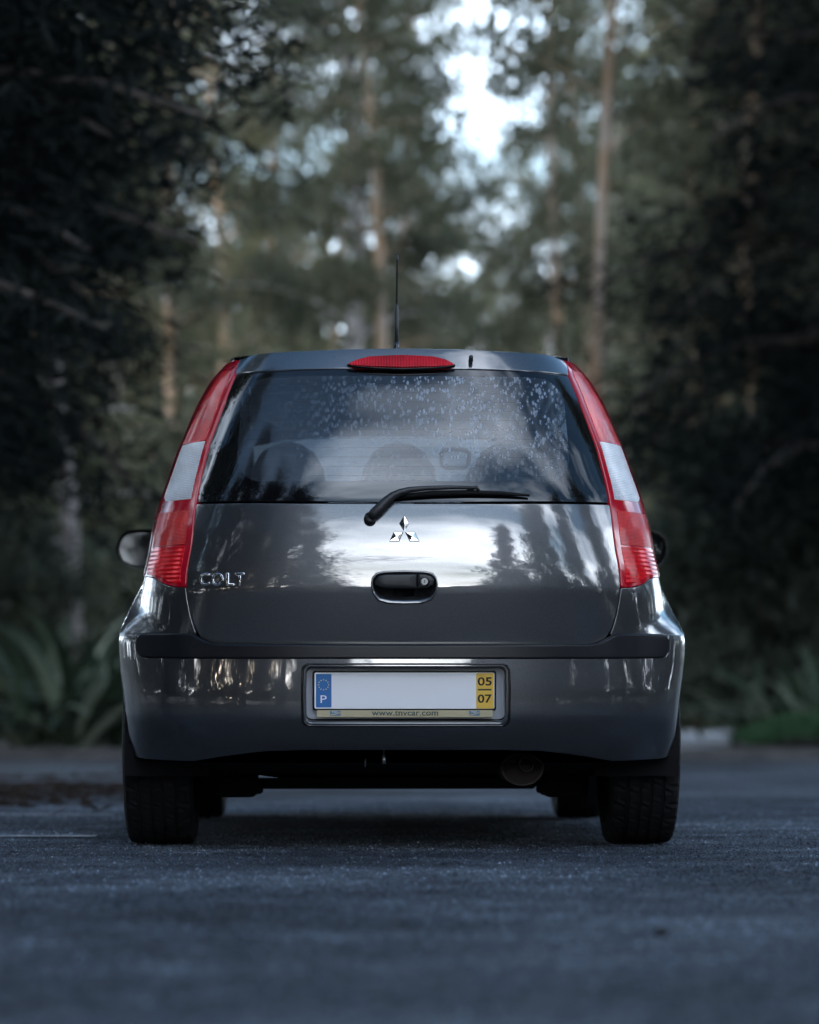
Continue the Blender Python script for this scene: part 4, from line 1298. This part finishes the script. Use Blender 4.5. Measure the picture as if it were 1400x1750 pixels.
# ------------------------------------------------------------------ trees ahead of the car
#            kind, photo column, distance, turn, scale, lean, label
FRONT = [
    ('gum_c', 128, 37, 1.0, .95, -.10, 'pale leaning gum trunk above the strap leaves, left of the door mirror'),
    ('gum_a', 286, 44, 2.2, .95, -.01, 'slender orange and grey gum close to the left tail lamp'),
    ('gum_b', 368, 52, 4.0, .95, .00, 'thin tan gum just above the roof corner on the left'),
    ('gum_d', 580, 42, .6, .86, .00, 'gum with a smooth whitish trunk left of the antenna'),
    ('gum_n', 702, 40, 3.4, .96, .005, 'tall straight orange gum right behind the antenna'),
    ('gum_n', 728, 50, 5.0, .9, -.02, 'tan gum second behind the antenna, to its right'),
    ('gum_p', 1062, 34, 1.2, 1.0, -.075, 'tall gum with a bent tan trunk above the right tail lamp'),
    ('gum_d', 1110, 79, 2.6, 1.0, .02, 'pinkish pale gum trunk next to the right tail lamp'),
    ('gum_c', 1138, 83, 4.4, 1.0, .00, 'thin greyish gum between the pinkish trunk and the orange one'),
    ('gum_a', 1184, 78, 5.3, 1.25, .00, 'stout orange gum standing beyond the right door mirror'),
    ('gum_b', 1292, 43, .3, .92, .03, 'dull gum deep in the shade at the right'),
]
for k, px, Y, rz, sc, ln, lab in FRONT:
    plant(k, 'gum_tree', at(px, Y), Y, rz, sc, lab, group='gum trees behind the car', lean=(ln, 0), z=.1)
for k, px, Y, rz, sc, lab in [
    ('gum_a', 20, 57, .4, 1.0, 'dim gum at the far left edge, behind the dark feathery tree'), ('gum_c', 150, 63, 5.1, 1.05, 'dim gum over the big fan of strap leaves, deep in the wood'),
    ('gum_d', 232, 60, 1.9, 1.0, 'blurred gum midway between the left edge and the left tail lamp'), ('gum_b', 322, 66, 3.7, 1.05, 'blurred gum between the orange-grey gum and the thin tan one'),
    ('gum_a', 440, 64, 2.8, 1.0, 'blurred gum over the left part of the car roof'), ('gum_n', 520, 60, .9, 1.05, 'narrow blurred gum left of the smooth whitish trunk'),
    ('gum_d', 1085, 84, 4.2, 1.05, 'blurred gum far behind the bent tan trunk'), ('gum_c', 1160, 90, 1.4, 1.1, 'blurred gum far behind the stout orange trunk'),
    ('gum_b', 1235, 86, 5.6, 1.1, 'blurred gum beyond the end of the pale footpath'), ('gum_a', 1320, 80, .2, 1.1, 'blurred gum high above the green grass bank'), ('gum_d', 1400, 84, 2.3, 1.1, 'dim gum at the far right edge behind the dark trees')]:
    plant(k, 'gum_tree', at(px, Y), Y, rz, sc, lab, group='gum trees deeper in the wood', z=.1)
for i, (px, Y, sc, lab) in enumerate([
    (-60, 80, 1.1, 'dense tree at the back of the wood, leftmost, cut by the left edge'), (80, 92, 1.1, 'dense tree at the back of the wood over the strap leaves'), (200, 82, .95, 'dense tree at the back of the wood above the left door mirror'),
    (320, 92, .80, 'dense tree at the back of the wood beside the left roof corner'), (450, 88, .74, 'low dense tree at the back of the wood over the left half of the roof'), (570, 95, .74, 'low dense tree at the back, left of the antenna'),
    (680, 100, .70, 'low dense tree at the back, right behind the antenna'), (780, 104, .72, 'low dense tree at the back under the left side of the sky gap'), (880, 108, .74, 'low dense tree at the back under the right side of the sky gap'),
    (985, 94, .68, 'dense tree at the back over the right end of the roof'), (1090, 98, .95, 'dense tree at the back above the right tail lamp'), (1200, 96, 1.1, 'dense tree at the back above the stout orange trunk'),
    (1320, 94, 1.15, 'dense tree at the back above the grass bank'), (1430, 86, 1.1, 'dense tree at the back of the wood, rightmost, cut by the right edge')]):
    plant(['broad_a', 'broad_b'][i % 2], 'broadleaf_tree', at(px, Y), Y, i * 1.3, sc, lab, group='dense trees at the back of the wood')
for px, Y, sc, rz, lab in ((722, 74, .82, 1.0, 'short gum right of the antenna, under the left edge of the sky gap'), (800, 88, .92, 2.0, 'short gum at the left foot of the sky gap'), (868, 92, .98, .5, 'short gum standing in the middle of the foot of the sky gap'), (832, 78, .74, 3.3, 'lowest gum under the sky gap, nearest the car roof'),
                           (935, 72, .82, 4.0, 'short gum at the right foot of the sky gap')):
    plant('gum_c', 'gum_tree', at(px, Y), Y, rz, sc, lab, group='gum trees under the sky gap', z=.1)
plant('gum_n', 'gum_tree', at(752, 63), 63, 3.1, 1.05, 'narrow gum edging the left side of the bright sky gap', z=.1)
plant('gum_n', 'gum_tree', at(985, 56), 56, 2.2, 1.05, 'narrow gum edging the right side of the bright sky gap', z=.1)
plant('gum_n', 'gum_tree', at(1008, 49), 49, 4.4, 1.0, 'narrow gum second from the sky gap on its right side', z=.1)
# dark trees framing the view
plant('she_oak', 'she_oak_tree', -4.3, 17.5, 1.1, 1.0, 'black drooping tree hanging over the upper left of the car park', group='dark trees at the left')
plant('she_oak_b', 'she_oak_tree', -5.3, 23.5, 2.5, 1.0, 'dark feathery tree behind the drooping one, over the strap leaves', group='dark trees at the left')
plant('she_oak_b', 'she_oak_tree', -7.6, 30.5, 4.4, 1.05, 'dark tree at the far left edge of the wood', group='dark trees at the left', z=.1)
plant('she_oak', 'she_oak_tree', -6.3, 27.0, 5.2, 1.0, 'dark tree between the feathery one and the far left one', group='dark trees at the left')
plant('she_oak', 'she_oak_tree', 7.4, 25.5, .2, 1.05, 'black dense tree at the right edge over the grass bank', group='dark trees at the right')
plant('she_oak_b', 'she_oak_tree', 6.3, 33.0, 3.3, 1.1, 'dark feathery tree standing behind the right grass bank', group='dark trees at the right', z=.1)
plant('broad_b', 'broadleaf_tree', 6.6, 45, 3.0, .85, 'broad dark green tree right of the bent tan gum', group='dark trees at the right', z=.1)
# soil pits round the trees that stand in the tarmac
pits = [(-4.3, 17.5), (-5.3, 23.5), (-6.3, 27.0), (7.4, 25.5)]
# undergrowth
for i, (px, Y, sc, lab) in enumerate([(-20, 37, 1.0, 'dark bush at the left edge behind the strap leaves'), (90, 46, 1.2, 'dark bush behind the pale leaning trunk'), (200, 42, 1.0, 'dark bush below the left door mirror'),
                                 (300, 50, 1.2, 'dark bush partly behind the left flank of the car'), (1110, 78, 1.1, 'dark bush partly behind the right flank of the car'), (1180, 79, 1.3, 'dark bush at the foot of the stout orange gum'),
                                 (1240, 77.5, 1.2, 'dark bush at the end of the pale footpath'), (1340, 36, 1.1, 'dark bush right behind the grass bank'), (1420, 38, 1.2, 'dark bush at the right edge behind the strap leaves')]):
    plant(['bush_a', 'bush_b'][i % 2], 'bush', at(px, Y), Y, i * 2.1, sc, lab, 'bush', 'bushes in the undergrowth', z=.1)
# far wood closing the horizon
rgn = np.random.default_rng(77)
nf = 60000
th = rgn.uniform(0, 2 * math.pi, nf); rr = rgn.uniform(135, 175, nf)
hmax = 8 + 2 * np.sin(th * 9) + 3 * np.sin(th * 23 + 1) + 2 * np.sin(th * 61)
C = np.stack([np.sin(th) * rr, np.cos(th) * rr, hmax * rgn.uniform(0, 1, nf) ** .8], 1)
me = leaf_mesh('distant_wood', C, rgn.normal(0, 1, (nf, 3)), rgn.normal(0, 1, (nf, 3)), rgn.uniform(1.6, 3.4, nf), rgn.uniform(1.0, 2.0, nf))
tag(link('distant_wood', me, M['dull_leaf']), 'far dark wood closing the horizon all round the car park', kind='stuff')

# ------------------------------------------------------------------ trees behind the camera (mirrored in the paint and glass)
BACK = [('she_oak_b', 'she_oak_tree', -8.5, -2.5, .4, 1.0), ('she_oak', 'she_oak_tree', -7.4, -12, 1.9, 1.25), ('she_oak_b', 'she_oak_tree', -3.9, -15, .3, 1.05), ('cypress', 'cypress_tree', -2.0, -19, 2.0, .8),
        ('broad_a', 'broadleaf_tree', -11.0, -22, 2.2, .9), ('broad_b', 'broadleaf_tree', 9.6, -17.0, 1.0, .85), ('cypress', 'cypress_tree', 5.0, -20, 1.2, .95), ('broad_a', 'broadleaf_tree', 13.5, -10, 3.0, .68),
        ('broad_b', 'broadleaf_tree', 15.5, -2, 3.0, .8), ('broad_b', 'broadleaf_tree', -12, 5, 2.0, 1.0), ('broad_a', 'broadleaf_tree', -11.5, 13, .7, 1.0), ('broad_b', 'broadleaf_tree', 14.5, 12, 4.7, .85),
        ('gum_c', 'gum_tree', -5.6, -22, .4, .9), ('broad_b', 'broadleaf_tree', -14.5, -4, 1.4, .85)]  # last broad tree is added to darken a bright streak reflected at the left
BACK_LABEL = ['dark feathery tree mirrored along the left edge of the rear window', 'tall dark tree mirrored in the left third of the tailgate', 'dark tree with a ragged edge mirrored left of the emblem', 'small pointed tree mirrored left of the tailgate handle',
              'broad tree mirrored deep in the left of the bumper', 'broad tree mirrored in the right half of the tailgate', 'narrow pointed tree mirrored right of the lock', 'rounded tree mirrored near the right tail lamp',
              'broad tree mirrored along the right edge of the tailgate', 'broad tree shading the car park level with the camera on the left', 'broad tree on the left side of the car park beside the car', 'broad tree on the right side of the car park beside the car',
              'thin gum mirrored with sky glints in the left of the tailgate', 'unseen broad tree added to darken the reflections under the left tail lamp']
for i, (k, nm, x, y, rz, sc) in enumerate(BACK):
    plant(k, nm, x, y, rz, sc, BACK_LABEL[i], group='trees round the car park')
for i, (x, y, sc) in enumerate([(4.4, -25, 1.3), (6.6, -24, 1.6), (9.0, -21, 1.7), (11.5, -17, 1.7), (13.2, -13.5, 1.6), (13.6, 5, 1.5), (13.8, 9, 1.6), (13.5, 17, 1.5), (-13.4, 3.5, 1.6), (-12.6, 8.5, 1.7), (15, -9, 1.8), (16, -5, 1.7), (16.5, 1, 1.8), (-1.2, -27, 1.2), (-3.4, -26, 1.0), (-8.2, -25, 1.3),
                                (-10.5, -17, 1.6), (-13, -13, 1.7), (-14, -9, 1.7), (-14.5, 0, 1.8), (1.6, -30, .9)]):  # unseen bushes added to block low sky glints on bumper and flanks
    plant(['bush_a', 'bush_b'][i % 2], 'bush', x, y, i * 1.7, sc, ('unseen bush added to darken the low reflections in the left half of the bumper' if x < 0 and y < -2 else 'unseen bush added left of the car to block low sky in its reflections' if x < 0
          else 'unseen bush added to darken the low reflections in the right half of the bumper' if y < -2 else 'unseen bush added right of the car to block low sky in its reflections'), 'bush', 'unseen bushes added for the reflections')

pits += [(b[2], b[3]) for b in BACK]
for k, (px_, py_) in enumerate(pits):
    n_ = 26
    ring = [(px_ + (.85 + .12 * math.sin(3 * t + k)) * math.cos(t), py_ + (.85 + .12 * math.sin(2 * t + k)) * math.sin(t), .006) for t in np.linspace(0, 2 * math.pi, n_ + 1)[:-1]]
    tag(from_py('tree_pit', ring + [(px_, py_, .05)], [(i, (i + 1) % n_, n_) for i in range(n_)], M['forest_floor']), kind='structure')

# ------------------------------------------------------------------ strap-leaved clumps
def strap_leaf_mesh(seed):
    r_ = random.Random(seed)
    Ln, w, bend = r_.uniform(.85, 1.25), r_.uniform(.044, .062), r_.uniform(.5, 1.5)
    el = r_.uniform(.75, 1.35)
    V, F = [], []
    x, z, a = 0.0, 0.0, el
    n = 8
    for i in range(n + 1):
        s_ = i / n
        ww = w * (1 - s_ ** 3) * (.55 + .45 * min(1, s_ * 4)) + .001
        V += [(x, -ww, z + ww * .35), (x, 0, z), (x, ww, z + ww * .35)]
        x += Ln / n * math.cos(a); z += Ln / n * math.sin(a); a -= bend / n * (0.6 + s_ * 1.3)
    for i in range(n):
        b_ = i * 3
        F += [(b_, b_ + 1, b_ + 4, b_ + 3), (b_ + 1, b_ + 2, b_ + 5, b_ + 4)]
    me = bpy.data.meshes.new('leaf'); me.from_pydata(V, [], F)
    me.polygons.foreach_set('use_smooth', [True] * len(me.polygons)); me.materials.append(M['flax_leaf'])
    return me
LEAF = [strap_leaf_mesh(i) for i in range(9)]
def flax(x, y, sc, label, seed, group, n=34, z=0.1):
    r_ = random.Random(seed)
    root = empty('flax_plant', (x, y, z), r_.uniform(0, 6), label, 'plant', group)
    root.scale = (sc, sc, sc)
    for i in range(n):
        o = bpy.data.objects.new('leaf', LEAF[r_.randrange(9)]); COL.objects.link(o); o.parent = root
        a = i * 2.399 + r_.uniform(-.3, .3)
        o.location = (math.cos(a) * .06, math.sin(a) * .06, 0)
        o.rotation_euler = (r_.uniform(-.25, .25), r_.uniform(-.28, .30), a)
        k = r_.uniform(.75, 1.15); o.scale = (k, k, k)
GL, GR = 'strap-leaved clumps at the left', 'strap-leaved clumps at the right'
for i, (px, Y, sc, lab) in enumerate([(128, 30.4, 1.55, 'big fan of strap leaves in front of the pale leaning trunk'), (40, 30.6, 1.35, 'strap-leaved clump at the left edge, low pale blades'),
                                      (205, 31.0, 1.3, 'strap-leaved clump half hidden by the left side of the car'), (75, 33.0, 1.8, 'taller strap-leaved clump behind the big fan'), (-25, 32.8, 1.2, 'strap-leaved clump cut by the left edge'),
                                      (170, 34.0, 1.9, 'upright strap-leaved clump nearest below the left door mirror')]):
    flax(at(px, Y), Y, sc, lab, 50 + i, GL, 27)
for i, (px, Y, sc, lab) in enumerate([(1292, 33.0, 1.1, 'strap-leaved clump at the end of the pale footpath'), (1340, 32.6, 1.1, 'arching strap-leaved clump on the grass bank'), (1398, 31.6, 1.2, 'strap-leaved clump cut by the right edge'),
                                      (1222, 77, 2.0, 'dim strap-leaved clump nearest the right flank of the car'), (1310, 36.5, 1.4, 'tall dim strap-leaved clump behind the arching one')]):
    flax(at(px, Y), Y, sc, lab, 80 + i, GR, 26)
# green grass bank at the right
ng = 9000
gx = rgn.uniform(3.5, 7.5, ng); gy = rgn.uniform(29.9, 31.6, ng)
def bank(x, y): return .12 + .26 * np.exp(-((y - 30.8) / .8) ** 2) * np.clip((x - 3.3) / .7, 0, 1)
nbx, nby = 24, 12
V = [(3.46 + 4.5 * i / nbx, 29.87 + 2.2 * j / nby, float(bank(3.46 + 4.5 * i / nbx, 29.87 + 2.2 * j / nby)) - .004) for j in range(nby + 1) for i in range(nbx + 1)]
F = [(j * (nbx + 1) + i, j * (nbx + 1) + i + 1, (j + 1) * (nbx + 1) + i + 1, (j + 1) * (nbx + 1) + i) for j in range(nby) for i in range(nbx)]
tag(from_py('grass_bank', V, F, M['forest_floor']), kind='structure')
gl_ = rgn.uniform(.08, .2, ng)
C = np.stack([gx, gy, bank(gx, gy) + gl_ * .42], 1)
me = leaf_mesh('grass', C, rgn.normal(0, .35, (ng, 3)) + np.array([0, 0, 1]), rgn.normal(0, 1, (ng, 3)), gl_, rgn.uniform(.008, .02, ng))
tag(link('grass', me, M['grass']), 'bright green grass on the low bank beside the footpath', kind='stuff')
# leaf litter on the asphalt at the left
nl_ = 5200
lx = -2.6 + rgn.normal(0, 1.35, nl_); ly = 16.3 + rgn.normal(0, 2.3, nl_)
keep = (np.sin(lx * 2.1 + ly * .8) + np.sin(ly * 1.9 - lx * .6) > -.5) & (lx < -1.2) & (ly > 10.5) & (ly < 29)
lx, ly = lx[keep], ly[keep]; nl_ = len(lx)
C = np.stack([lx, ly, np.full(nl_, .012)], 1)
D = rgn.normal(0, 1, (nl_, 3)) * (1, 1, .10); S = rgn.normal(0, 1, (nl_, 3)) * (1, 1, .15)
me = leaf_mesh('leaf_litter', C, D, S, rgn.uniform(.06, .15, nl_), rgn.uniform(.02, .05, nl_))
tag(link('leaf_litter', me, M['litter']), 'brown fallen leaves scattered over the asphalt at the left', kind='stuff')
# loose chippings standing proud of the worn surface
nc = 330000
cy_ = rgn.uniform(2.2, 14.5, nc); cx_ = rgn.uniform(-4.2, 4.2, nc)
fade = np.clip((4.2 - np.abs(cx_)) / 2.0, 0, 1) * np.clip((cy_ - 2.2) / .8, 0, 1) * np.clip((14.5 - cy_) / 2.5, 0, 1)   # thins out towards its edges
kp_ = rgn.uniform(0, 1, nc) < fade
cy_, cx_ = cy_[kp_], cx_[kp_]; nc = len(cx_)
cs = rgn.uniform(.0018, .0044, nc) * np.where(rgn.uniform(0, 1, nc) > .96, 1.7, 1)
octa = np.array([(1, 0, 0), (-1, 0, 0), (0, 1, 0), (0, -1, 0), (0, 0, 1.0), (0, 0, -.6)])
an = rgn.uniform(0, 6.28, nc)
V = octa[None] * cs[:, None, None] * rgn.uniform(.6, 1.3, (nc, 6, 1))
V = np.stack([V[..., 0] * np.cos(an)[:, None] - V[..., 1] * np.sin(an)[:, None] + cx_[:, None], V[..., 0] * np.sin(an)[:, None] + V[..., 1] * np.cos(an)[:, None] + cy_[:, None], V[..., 2] + .0006], 2)
tri = np.array([(0, 2, 4), (2, 1, 4), (1, 3, 4), (3, 0, 4)])
I = (tri[None] + (np.arange(nc) * 6)[:, None, None]).reshape(-1)
me = bpy.data.meshes.new('chippings')
me.vertices.add(nc * 6); me.vertices.foreach_set('co', V.reshape(-1))
me.loops.add(len(I)); me.loops.foreach_set('vertex_index', I.astype(np.int32))
me.polygons.add(nc * 4); me.polygons.foreach_set('loop_start', np.arange(0, nc * 12, 3, dtype=np.int32)); me.update(calc_edges=True)
tag(link('chippings', me, M['chip']), 'fine stone chippings proud of the worn asphalt round the car', kind='stuff')
# a dark pebble on the tarmac
bm = bmesh.new(); bmesh.ops.create_icosphere(bm, subdivisions=2, radius=.011)
for v_ in bm.verts: v_.co = Vector((v_.co.x * 1.2, v_.co.y, v_.co.z * .75)) * (1 + .12 * math.sin(v_.co.x * 400 + v_.co.y * 300))
o = bm_obj('pebble', bm, M['pebble'], None, True); o.location = (.424, 4.89, .007)
tag(o, 'small dark pebble alone on the asphalt in the foreground', 'pebble')
